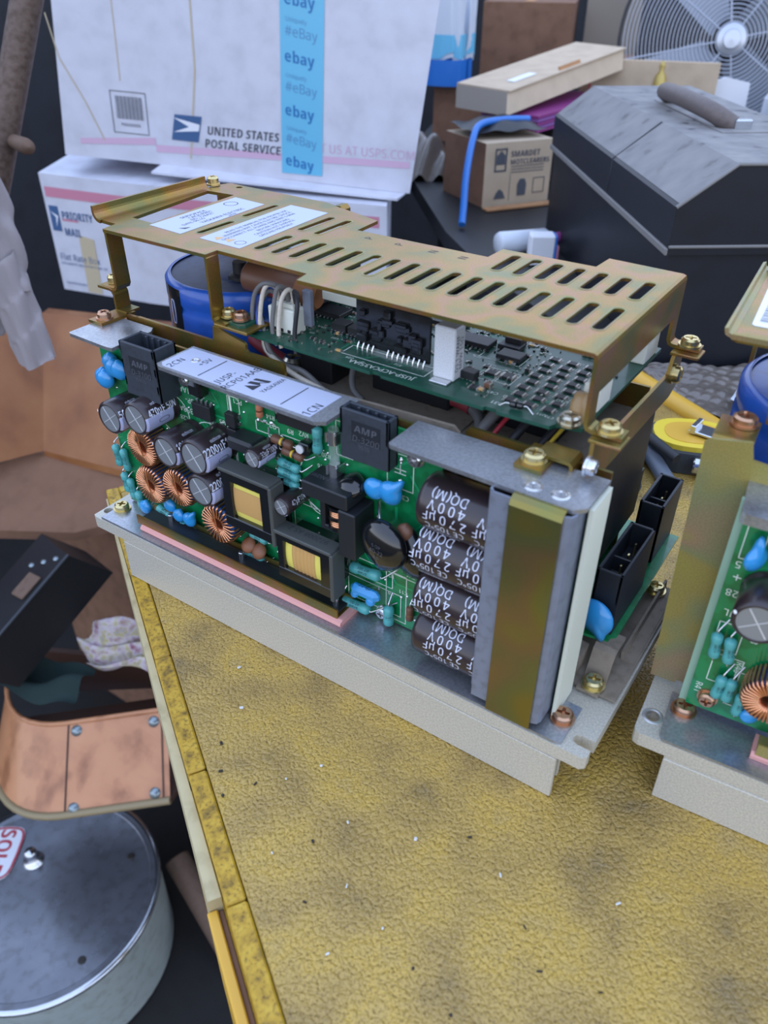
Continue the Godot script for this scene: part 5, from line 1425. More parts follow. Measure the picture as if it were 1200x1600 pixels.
func build_table():
	var T := thing("work_table", "low table with worn crinkled yellow vinyl top and yellow edge trim", "table")
	off = Vector3.ZERO
	part(T, "table_top", table_slab(8.5, 700, 8.8, 455, -14, -0.3, 0.6), M.vinyl)
	# trim along the near long edge, in lengths with small breaks
	var cuts := [0.0, 96.0, 181.0, 262.0, 331.0, 700.0]
	for i in 5:
		part(T, "edge_trim", table_slab(cuts[i] + 0.3, cuts[i + 1] - 0.3, -0.3 + 0.25 * (i % 2), 8.4, -15, -0.05 - 0.3 * (i % 2), 0.9), M.rim_yellow)
	part(T, "end_trim", table_slab(-0.3, 8.4, 8.4, 455, -15, -0.1, 0.9), M.rim_yellow)
	var back := mb()
	back.tube([tb(0, 459, 2), tb(200, 459, 2), tb(450, 459, 2), tb(700, 459, 2)], 8, 18)
	part(T, "back_rail", back, M.yellow_paint)
	var sk := part(T, "side_skirt", _hexa([tb(2, -1.6, -75), tb(322, -6.4, -75), tb(322, -0.6, -75), tb(2, -0.6, -75), tb(2, -1.6, -7), tb(322, -6.4, -7), tb(322, -0.6, -7), tb(2, -0.6, -7)]), M.skirt)
	sk.set_meta("label", "cream side board")
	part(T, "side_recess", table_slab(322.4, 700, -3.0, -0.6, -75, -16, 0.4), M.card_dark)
	part(T, "lower_trim", table_slab(322.4, 700, -7.6, -3.1, -75, -14, 0.6), M.yellow_paint)
	part(T, "end_skirt", table_slab(0, 6, 0, 455, -75, -15.2, 0.5), M.skirt)
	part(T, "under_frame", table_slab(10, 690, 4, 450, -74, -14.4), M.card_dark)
	for q in [[20, 20], [680, 20], [20, 440], [680, 440]]:
		part(T, "leg", mb().box(tb(q[0], q[1], -489), Vector3(26, 832, 26), 1.0), M.rim_yellow)
	# grit and chips scattered over the vinyl
	var g := [[300, 1250, 0], [345, 1222, 1], [445, 1236, 0], [543, 1296, 1], [800, 1265, 0], [740, 1318, 1], [955, 1315, 1], [1020, 1318, 1], [1000, 1270, 0], [860, 1340, 1], [690, 1395, 0], [700, 1590, 1], [640, 1320, 0], [820, 1560, 1]]
	var spots := [[157, -62, 1], [168, -74, 1], [178, -83, 1], [196, -60, 0], [226, -78, 1], [262, -52, 0], [281, -38, 1], [300, -46, 0], [318, -60, 1], [330, -72, 1], [250, -86, 0], [240, -101, 1], [272, -92, 0], [290, -98, 1], [215, -92, 0], [345, -30, 0], [352, -66, 1], [205, -45, 0], [150, -40, 0], [310, -104, 1], [233, -62, 0], [186, -70, 1], [260, -112, 0], [130, -20, 0]]
	for i in spots.size():
		var s: Array = spots[i]
		var k := mb(Vector3(s[0], 0.35, -s[1]), Basis(Vector3.UP, rng.randf() * 6.0))
		k.box(Vector3.ZERO, Vector3(rng.randf_range(1.0, 2.4), 0.9, rng.randf_range(0.6, 1.4)), 0.25, Basis(Vector3(1, 0, 0), 0.3))
		var m := one("metal_chip" if s[2] == 0 else "dirt_crumb", ("tiny pale metal chip lying on the yellow vinyl" if s[2] == 0 else "tiny dark crumb of dirt lying on the yellow vinyl"), "chip" if s[2] == 0 else "crumb", k, M.debris if s[2] == 0 else M.debris_dark, Vector3.ZERO, 0.0, "metal chips on the table" if s[2] == 0 else "dirt crumbs on the table")
		m.name = m.name

func build_table_things():
	# yellow and black tape measure with a steel hook, grey-handled tool, black cable behind the amplifiers
	var P := Vector3(262, 0, -335)
	var t := thing("tape_measure", "yellow tape measure with dark rubber rim lying between the two amplifiers", "tape measure", P, 0.4)
	off = Vector3.ZERO
	var o := []
	for i in 24:
		var a := TAU * i / 24
		o.append(Vector2(34 * signf(cos(a)) * pow(absf(cos(a)), 0.8), 26 * signf(sin(a)) * pow(absf(sin(a)), 0.8)))
	var o2 := []
	for q in o: o2.append(q * 0.86)
	part(t, "rubber_rim", mb(Vector3.ZERO, FLAT).prism(o, 0.5, 17), M.rubber)
	var sh := part(t, "case_shell", mb(Vector3.ZERO, FLAT).prism(o2, 17, 21), M.tape_case)
	var o3 := []
	for q in o: o3.append(q * 0.62)
	part(sh, "recess_ring", mb(Vector3.ZERO, FLAT).prism(o3, 21, 21.4), M.yellow_paint)
	part(t, "belt_clip", mb(Vector3(8, 22, 2), Basis(Vector3.UP, -0.5)).box(Vector3(6, 2, 0), Vector3(34, 2.4, 15), 0.6).box(Vector3(-8, 4, 0), Vector3(4, 7, 16), 0.6), M.chrome)
	part(t, "steel_hook", mb(Vector3(12, 6, 30), Basis(Vector3.UP, -0.1)).cyl(Vector3(-14, 4, 0), Vector3(40, 4, 0), 6, 14, -1.0, 1.0), M.chrome)
	var g := thing("grip_tool", "grey handled hand tool lying behind the black sockets", "tool", Vector3(215, 0, -318), 0.5)
	part(g, "handle", mb().tube(rod([Vector3(-4, 6, 62), Vector3(0, 8, 30), Vector3(0, 9, 0), Vector3(3, 9, -26)], 5), 9, 12), M.grey_tool)
	part(g, "handle", mb().tube(rod([Vector3(26, 5, 62), Vector3(20, 7, 30), Vector3(14, 7, 0), Vector3(8, 8, -24)], 5), 6, 12), M.grey_tool)
	part(g, "joint", mb().lathe([Vector2(0, 19), Vector2(16, 19), Vector2(20, 15), Vector2(20, 1), Vector2(0, 1)], 20, false, FLAT, Vector3(6, 0, -30)), M.grey_tool)
	one("black_cable", "black cable crossing from the grey tool to the tape measure", "cable", mb().tube(rod([Vector3(196, 26, -322), Vector3(222, 24, -316), Vector3(240, 22, -306), Vector3(262, 18, -296)], 5), 4, 10), M.black)

# ---------------------------------------------------------------- left side clutter
func carton(called: String, label: String, p: Array, m: Material) -> Node3D:   # hexahedron p[0..3] bottom, p[4..7] top; each side a panel
	var t := thing(called, label, "box", p[0])
	off = Vector3.ZERO
	var q := []
	for v in p: q.append(v - p[0])
	var k := mb()
	k.hexa(q)
	part(t, "panel", k, m)
	return t

func on_face(o: Vector3, r: Vector3, u: Vector3) -> Basis:   # frame on a box face: x right, y up, z out
	var x := r.normalized()
	var z := x.cross(u).normalized()
	return Basis(x, z.cross(x), z)

func build_left():
	# upper postal carton, slightly crushed
	var E := Vector3(-561, 68, -578)
	var R := Vector3(-214, 57, -683)
	var Lf := Vector3(-683, 76, -520)
	var bk := Vector3(-107, 0, -169)
	var lean := Vector3(45, 330, -14)
	var ub := thing("postal_carton", "upper white postal carton with blue parcel tape down its front", "box", E)
	off = Vector3.ZERO
	var z := Vector3.ZERO
	var e := R - E
	var l := Lf - E
	part(ub, "body", _hexa([z, e, e + bk, bk, lean, e + lean, e + bk + lean, bk + lean]), M.white_card)
	part(ub, "side_panel", _hexa([l, z, bk, l + bk, l + lean * 0.98, lean, bk + lean, l + bk + lean]), M.white_card)
	part(ub, "bottom_flap", _hexa([Vector3(4, -9, 18), e + Vector3(-6, -6, 20), e + Vector3(-6, -1, -2), Vector3(4, -1, -2), Vector3(4, -6, 18), e + Vector3(-6, -3, 20), e + Vector3(-6, 0.4, -2), Vector3(4, 0.4, -2)]), M.white_card)
	var B := on_face(z, e, lean)
	var f := mb(B.z * 0.6, B)
	var fb := mb(B.z * 0.7, B)
	var w := e.length()
	var faint := mb(B.z * 0.5, B)
	faint.quad(Vector3(0, 16, 0), Vector3(w - 2, 30, 0), Vector3(w - 2, 38, 0), Vector3(0, 25, 0))
	part(ub, "printed_stripe", faint, M.stripe_faint)
	flat_text(f, "VISIT US AT USPS.COM", 11, Vector3(w - 72, 44, 0), Vector3(1, 0.02, 0), Vector3(0, 1, 0))
	part(ub, "faint_lettering", f, M.stripe_faint)
	flat_text(fb, "UNITED STATES", 10.4, Vector3(80, 50, 0), Vector3(1, 0, 0), Vector3(0.15, 1, 0), true, false)
	flat_text(fb, "POSTAL SERVICE.", 10.4, Vector3(75, 34, 0), Vector3(1, 0, 0), Vector3(0.15, 1, 0), true, false)
	part(ub, "lettering", fb, M.ink_grey)
	var em := mb(B.z * 0.7, B)
	em.prism([Vector2(26, 34), Vector2(66, 34), Vector2(74, 66), Vector2(34, 66)], 0, 0.1)
	part(ub, "emblem", em, M.usps_blue)
	var ew := mb(B.z * 0.95, B)
	ew.prism([Vector2(32, 62), Vector2(70, 56), Vector2(68, 48), Vector2(30, 44), Vector2(54, 52)], 0, 0.1)
	part(ub, "emblem_wing", ew, M.paper)
	# blue printed tape
	var tp := mb(B.z * 0.8, B)
	var x0 := 186.0
	var x1 := 243.0
	tp.quad(Vector3(x0, 8, 0), Vector3(x1, 9, 0), Vector3(x1 + 8, 330, 0), Vector3(x0 + 8, 330, 0))
	var tape := part(ub, "parcel_tape", tp, M.tape_blue)
	var ti := mb(B.z * 1.0, B)
	var tj := mb(B.z * 1.0, B)
	for i in 11:
		var yy := 22.0 + i * 30
		if i % 2 == 0: flat_text(ti, "ebay", 12.5, Vector3(211 + yy * 0.025, yy, 0), Vector3(1, -0.13, 0), Vector3(0, 1, 0), true)
		else:
			flat_text(tj, "#eBay", 11, Vector3(213 + yy * 0.025, yy - 3, 0), Vector3(1.0, -0.13, 0), Vector3(0, 1, 0))
			flat_text(tj, "Uniquely", 5.0, Vector3(207 + yy * 0.025, yy + 10, 0), Vector3(1, -0.13, 0), Vector3(0, 1, 0))
	part(tape, "lettering", ti, M.tape_ink)
	part(tape, "faint_lettering", tj, M.tape_ink2)
	# barcode on the side panel
	var BL := on_face(z, -l, lean)
	var lw := l.length()
	var bars := mb(l + BL.z * 0.8, BL)
	rect_frame(bars, lw - 58, 36, lw - 8, 88, 1.0, 0)
	for i in 22: line2(bars, Vector2(lw - 51 + i * 1.75, 54), Vector2(lw - 51 + i * 1.75, 82), [0.5, 1.0, 0.7][i * 5 % 3], 0.0)
	flat_text(bars, "P00000000", 4.0, Vector3(lw - 33, 47, 0), Vector3(1, 0, 0), Vector3(0, 1, 0))
	part(ub, "barcode", bars, M.ink_grey)
	var st := mb(l + BL.z * 0.6, BL)
	st.quad(Vector3(26, 17, 0), Vector3(lw, 25, 0), Vector3(lw, 34, 0), Vector3(26, 24, 0))
	part(ub, "printed_stripe", st, M.stripe_faint)
	var sn := mb(l + BL.z * 0.7, BL)
	var pts := [Vector2(lw - 36, 330), Vector2(lw - 40, 200), Vector2(lw - 41, 100)]
	for i in 2: line2(sn, pts[i], pts[i + 1], 1.3, 0.0)
	pts = [Vector2(4, 170), Vector2(14, 120), Vector2(42, 70), Vector2(62, 24)]
	for i in 3: line2(sn, pts[i], pts[i + 1], 1.6, 0.0)
	part(ub, "water_stain", sn, M.stain)
	var s2 := mb(B.z * 0.6, B)
	pts = [Vector2(62, 330), Vector2(66, 280), Vector2(72, 210), Vector2(70, 120), Vector2(52, 12)]
	for i in 4: line2(s2, pts[i], pts[i + 1], 2.2, 0.0)
	part(ub, "water_stain", s2, M.stain)
	# lower carton
	var F := Vector3(-575, 48, -537)
	var lb := thing("postal_carton", "lower white postal carton with red stripe and priority emblem, under the taped one", "box", F + Vector3(0, -170, 0))
	var up := Vector3(0, 170, 0)
	var tilt := Vector3(-38, 0, -64)
	e = Vector3(-223, 48, -644) - F
	l = Vector3(-727, 50, -500) - F
	bk = Vector3(-130, 0, -205)
	part(lb, "body", _hexa([z, e, e + bk, bk, up + tilt * 0.0, e + up, e + bk + up, bk + up]), M.white_card)
	part(lb, "side_panel", _hexa([l, z, bk, l + bk, l + up, up, bk + up, l + bk + up]), M.white_card)
	var B2 := on_face(z, e, up)
	w = e.length()
	var rs := mb(B2.z * 0.6, B2)
	rs.quad(Vector3(3, 142, 0), Vector3(w - 10, 142, 0), Vector3(w - 10, 156, 0), Vector3(3, 156, 0))
	part(lb, "printed_stripe", rs, M.stripe_red)
	var B3 := on_face(z, -l, up)
	lw = l.length()
	var r3 := mb(l + B3.z * 0.6, B3)
	r3.quad(Vector3(3, 138, 0), Vector3(lw - 4, 138, 0), Vector3(lw - 4, 152, 0), Vector3(3, 152, 0))
	part(lb, "printed_stripe", r3, M.stripe_red)
	var pm := mb(l + B3.z * 0.7, B3)
	pm.quad(Vector3(4, 90, 0), Vector3(20, 90, 0), Vector3(20, 126, 0), Vector3(4, 126, 0))
	flat_text(pm, "PRIORITY", 11, Vector3(24, 114, 0), Vector3(0.8, 0, 0), Vector3(0, 1, 0), true, false)
	flat_text(pm, "MAIL", 11, Vector3(24, 90, 0), Vector3(0.8, 0, 0), Vector3(0, 1, 0), true, false)
	part(lb, "emblem", pm, M.usps_blue)
	var pr := mb(l + B3.z * 0.7, B3)
	pr.quad(Vector3(24, 106, 0), Vector3(52, 106, 0), Vector3(52, 109, 0), Vector3(24, 109, 0))
	part(lb, "emblem_bar", pr, M.stripe_red)
	var pq := mb(l + B3.z * 0.7, B3)
	pq.prism([Vector2(5, 118), Vector2(18, 112), Vector2(12, 96), Vector2(14, 110)], 0.1, 0.2)
	part(lb, "emblem_wing", pq, M.paper)
	var pf := mb(l + B3.z * 0.7, B3)
	flat_text(pf, "Flat Rate Box", 10, Vector3(6, 52, 0), Vector3(0.9, 0, 0), Vector3(0, 1, 0), false, false)
	flat_text(pf, "FOR DOMESTIC AND INTERNATIONAL USE", 4, Vector3(6, 42, 0), Vector3(0.8, 0, 0), Vector3(0, 1, 0), false, false)
	flat_text(pf, "TRACKED INSURED", 4, Vector3(8, 12, 0), Vector3(0.8, 0, 0), Vector3(0, 1, 0), false, false)
	part(lb, "lettering", pf, M.usps_blue)
	var tn := mb(l + B3.z * 0.65, B3)
	tn.quad(Vector3(46, 2, 0), Vector3(72, 2, 0), Vector3(74, 84, 0), Vector3(48, 88, 0))
	part(lb, "old_tape", tn, M.stain)
	# brown open crate under it: back and left sides and floor seen inside
	var cr := thing("wooden_crate", "brown wooden crate under the postal cartons, open towards the table", "crate", Vector3(-560, -900, -330))
	var O := Vector3(-560, -900, -330)
	var q := func(a, b, c2, d, th: Vector3): return _hexa([a - O + th, b - O + th, b - O, a - O, d - O + th, c2 - O + th, c2 - O, d - O])
	part(cr, "back_board", q.call(Vector3(-615, -290, -330), Vector3(-250, -300, -420), Vector3(-300, -124, -560), Vector3(-681, -124, -425), Vector3(-8, 0, -16)), M.wood)
	part(cr, "side_board", q.call(Vector3(-700, -275, -60), Vector3(-615, -290, -330), Vector3(-681, -124, -425), Vector3(-760, -124, -120), Vector3(-16, 0, 0)), M.wood)
	part(cr, "floor_board", _hexa([Vector3(-615, -302, -330) - O, Vector3(-250, -312, -420) - O, Vector3(-250, -312, -440) - O, Vector3(-620, -302, -345) - O, Vector3(-615, -290, -330) - O, Vector3(-250, -300, -420) - O, Vector3(-250, -300, -440) - O, Vector3(-620, -290, -345) - O]), M.wood)
	part(cr, "floor_board", q.call(Vector3(-740, -340, -100), Vector3(-492, -352, -272), Vector3(-360, -316, -400), Vector3(-640, -296, -325), Vector3(0, -14, 0)), M.card_dark)  # same boards as the sides; shade in the crate painted as darker brown
	part(cr, "plinth", mb(-O).box(Vector3(-600, -635, -440), Vector3(340, 540, 120), 1.0), M.card_dark)
	# black hard case leaning in the crate
	var A0 := Vector3(-402, -307, -203)
	var m1 := Vector3(2, -70, 165)
	var m2 := Vector3(8, -58, -50)
	var m3 := Vector3(-74, -6, -14)
	var bc := thing("hard_case", "black hard case with a brown latch leaning in the crate", "case", A0 + m1)
	part(bc, "shell", _hexa([Vector3.ZERO + m2, -m1 + m2, -m1 + m2 + m3, m2 + m3, Vector3.ZERO, -m1, -m1 + m3, m3]), M.black_case)
	part(bc, "edge_rail", mb().tube([Vector3(0, 1, 0), -m1 + Vector3(0, 1, 0)], 2.2, 8), M.case_edge)
	part(bc, "latch", mb(-m1 * 0.66 + m3 * 0.3 + Vector3(0, 2, 0), on_face(z, -m1, m3)).box(Vector3.ZERO, Vector3(34, 24, 5), 1.5), M.rust)
	for k in 3: part(bc, "corner_rivet", mb(-m1 * (0.93 - 0.07 * k) + m3 * (0.2 + 0.2 * k)).lathe([Vector2(0, 3), Vector2(3, 2), Vector2(4, 0)], 10, true, FLAT), M.rivet)
	# brown leather case
	var ls := [Vector3(-342, -486, -106), Vector3(-243, -471, -186), Vector3(-188, -543, -124), Vector3(-292, -560, -41)]
	var lc := thing("leather_case", "tan leather case with riveted front panel above the round metal drum", "case", ls[3])
	var c0: Vector3 = ls[3]
	var body := mb(-c0)
	var prof := func(tt: float, vv: float):   # front wall bending round to the left
		var top: Vector3
		var bot: Vector3
		if tt < 0.6:
			top = ls[1].lerp(ls[0], tt / 0.6); bot = ls[2].lerp(ls[3], tt / 0.6)
		else:
			var s := (tt - 0.6) / 0.4
			top = Vector3(ls[0]).bezier_interpolate(Vector3(-390, -492, -66), Vector3(-452, -500, -72), Vector3(-520, -505, -150), s)
			bot = Vector3(ls[3]).bezier_interpolate(Vector3(-340, -566, -2), Vector3(-410, -580, -8), Vector3(-490, -585, -80), s)
		return bot.lerp(top, vv)
	body.surf(func(a, b): return prof.call(1.0 - a, b), 28, 6)
	part(lc, "front_wall", body, M.leather)
	var rim := mb(-c0)
	var rp := []
	var rp2 := []
	for i in 29:
		rp.append(prof.call(i / 28.0, 1.0))
		rp2.append(prof.call(i / 28.0, 0.0))
	rim.tube(rp, 3.2, 8)
	part(lc, "rolled_edge", rim, M.leather)
	part(lc, "piping", mb(-c0).tube(rp2, 5.0, 8), M.piping)
	part(lc, "inside_wall", _hexa([Vector3(-515, -580, -150) - c0, Vector3(-250, -560, -330) - c0, Vector3(-246, -560, -336) - c0, Vector3(-520, -580, -158) - c0, Vector3(-515, -490, -150) - c0, Vector3(-290, -482, -262) - c0, Vector3(-288, -482, -270) - c0, Vector3(-520, -490, -158) - c0]), M.leather_dark)
	part(lc, "base", _hexa([ls[3] + Vector3(0, -8, 0) - c0, ls[2] + Vector3(0, -8, 0) - c0, Vector3(-250, -570, -330) - c0, Vector3(-500, -590, -100) - c0, ls[3] - c0, ls[2] - c0, Vector3(-250, -560, -330) - c0, Vector3(-500, -580, -100) - c0]), M.leather_dark)
	var nb := on_face(z, ls[1] - ls[0], ls[0] - ls[3])
	for s in [[0, 0.1, 0.9], [0, 0.1, 0.06], [1, 0.86, 0.88], [1, 0.86, 0.1]]:
		var pt: Vector3 = ls[3].lerp(ls[2], s[1]).lerp(ls[0].lerp(ls[1], s[1]), s[2])
		part(lc, "rivet", mb(pt - c0, nb).lathe([Vector2(0, 5), Vector2(4.5, 4), Vector2(7.2, 0)], 16, true), M.rivet)
	for s in [0.02, 0.94]:
		part(lc, "seam", mb(-c0).tube([ls[3].lerp(ls[2], s) + nb.z * 0.6, ls[0].lerp(ls[1], s) + nb.z * 0.6], 1.1, 6), M.leather_dark)
	one("dark_crate", "dark crate under the tan leather case", "crate", mb().box(Vector3(0, 0, 0), Vector3(220, 320, 130), 2.0), M.black_case, Vector3(-205, -743, -305), 0.55)
	# rags
	var rag := mb()
	rag.surf(func(a, b): return Vector3(-40 + 150 * a + 10 * sin(b * 9), 10 + 22 * sin(a * 7 + b * 5) * (1 - b) - 30 * b * b + 12 * sin(b * 14 + a * 3), 40 * b - 40 + 6 * sin(a * 11)), 30, 18)
	one("printed_rag", "pale rag with red and yellow print stuffed beside the black case", "rag", rag, M.rag, Vector3(-330, -430, -180), 0.5)
	var rag2 := mb()
	rag2.surf(func(a, b): return Vector3(-60 + 120 * a, 8 * sin(a * 9) + 10 * sin(b * 8 + a * 4), 60 * b - 30), 20, 14)
	one("green_cloth", "dark green cloth beneath the black case", "cloth", rag2, M.green_cloth, Vector3(-400, -452, -120), 0.4)
	# round metal drum with lid and cable
	var D := Vector3(-354, -903, -8)
	var dr := thing("metal_drum", "round grey metal drum with flat lid and a warning sticker", "drum", D)
	off = Vector3.ZERO
	part(dr, "body", mb().lathe([Vector2(150, 146), Vector2(152, 144), Vector2(152, 4), Vector2(148, 0), Vector2(0, 0)], 72, false, FLAT), M.drum)
	var ld := part(dr, "lid", mb().lathe([Vector2(0, 154), Vector2(140, 152), Vector2(141, 153), Vector2(148, 153.5), Vector2(153, 151), Vector2(154, 147), Vector2(150, 145)], 72, false, FLAT), M.lid)
	part(dr, "rim_band", mb().lathe([Vector2(150, 155), Vector2(154.5, 154), Vector2(155.5, 150), Vector2(154, 146), Vector2(152, 146)], 72, true, FLAT), M.chrome)
	for a in [0.25, 1.8, 3.4, 5.2]:
		part(ld, "lid_hole", mb().lathe([Vector2(0, 154.4), Vector2(4.4, 154.3), Vector2(5.4, 153.2)], 14, false, FLAT, Vector3(cos(a) * 118, 0, sin(a) * 118)), M.debris_dark)
	var kb := part(dr, "lid_knob", mb().lathe([Vector2(0, 178), Vector2(7, 176), Vector2(9, 170), Vector2(6, 162), Vector2(13, 157), Vector2(15, 153)], 18, true, FLAT, Vector3(-54, 0, -22)), M.chrome)
	kb.set_meta("label", "small chrome knob")
	var sx := mb(Vector3(-102, 154.4, -2), FLAT)
	var so := []
	for i in 20: so.append(Vector2(0.56, -0.83) * 42 * signf(cos(TAU * i / 20)) * pow(absf(cos(TAU * i / 20)), 0.5) + Vector2(0.83, 0.56) * 26 * signf(sin(TAU * i / 20)) * pow(absf(sin(TAU * i / 20)), 0.5))
	sx.prism(so, 0, 0.5)
	var sk := part(dr, "sticker", sx, M.paper)
	var sl := mb(Vector3(-102, 155.1, -2), FLAT)
	flat_text(sl, "SOLD", 22, Vector3(0, 0, 0), Vector3(0.56, -0.83, 0), Vector3(0.83, 0.56, 0), true)
	for i in 20:
		if so[i].distance_to(so[(i + 1) % 20]) > 0.1: line2(sl, so[i] * 0.94, so[(i + 1) % 20] * 0.94, 3.4, 0)
	part(sk, "lettering", sl, M.red_ink)
	part(dr, "green_tag", mb(Vector3(-66, 154.6, 66), FLAT).prism([Vector2(-12, -10), Vector2(10, -8), Vector2(14, 10), Vector2(-10, 10)], 0, 0.6), M.green_sticker)
	part(dr, "grommet", mb(Vector3(94, 110, 122), Basis(Vector3.UP, 0.66)).lathe([Vector2(8, 2), Vector2(13, 3), Vector2(14, 0)], 18, true), M.chrome)
	part(dr, "side_hole", mb(Vector3(18, 116, 152.4), Basis(Vector3.UP, 0.1)).lathe([Vector2(0, 0.4), Vector2(5, 0.6), Vector2(6.5, 0)], 14, true), M.rust)
	one("black_cable", "thick black cable coming out of the metal drum onto the floor", "cable", mb().tube(rod([Vector3(96, 110, 126), Vector3(118, 108, 146), Vector3(152, 78, 160), Vector3(190, 30, 158), Vector3(230, 8, 150), Vector3(262, 8, 190)], 7), 8, 12), M.gloss_black, D)
	one("brown_pipe", "thick rusty brown pipe lying in the dark between drum and table", "pipe", mb().cyl(Vector3(0, 84, 0), Vector3(160, 20, 44), 19, 20, -1.0, 2.0), M.rust, Vector3(-284, -905, -172))
	# pipe and jacket at the far left
	var pp := thing("metal_pipe", "long brown metal pipe leaning at the upper left corner", "pipe", Vector3(-640, -903, 135))
	part(pp, "tube", mb().cyl(Vector3(0, 0, 0), Vector3(223, 1383, -567), 15.0, 24), M.pipe)
	part(pp, "clamp_stub", mb(Vector3(186, 1053, -434)).lathe([Vector2(0, 40), Vector2(7, 38), Vector2(8, 30), Vector2(7, 0)], 18, true, Basis(Vector3.UP, 1.3)), M.rust)
	var jk := thing("jacket", "grey fabric jacket hanging beside the postal cartons", "jacket", Vector3(-362, 62, -190))
	var fold := func(a, b, cx, rx, rz, y0, y1, sx):
		var t: float = TAU * a
		var k: float = 1.0 + 0.10 * sin(t * 5 + b * 7) + 0.06 * sin(t * 9 - b * 13)
		return Vector3(cx + sx * b + cos(t) * rx * k * (0.75 + 0.35 * b), lerpf(y0, y1, b) + 4 * sin(b * 20 + t * 2), -sin(t) * rz * k)
	part(jk, "body", mb().surf(func(a, b): return fold.call(a, 1 - b, -36.0, 50.0, 36.0, 130.0, -18.0, 6.0), 44, 26, true), M.cloth)
	part(jk, "sleeve", mb().surf(func(a, b): return fold.call(a, 1 - b, 8.0, 18.0, 17.0, 18.0, -82.0, 20.0), 28, 24, true), M.cloth)
	part(jk, "sleeve", mb().surf(func(a, b): return fold.call(a, 1 - b, -46.0, 21.0, 20.0, 18.0, -76.0, -8.0), 28, 24, true), M.cloth)

func _hexa(p: Array) -> MB:
	var k := mb()
	k.hexa(p)
	return k

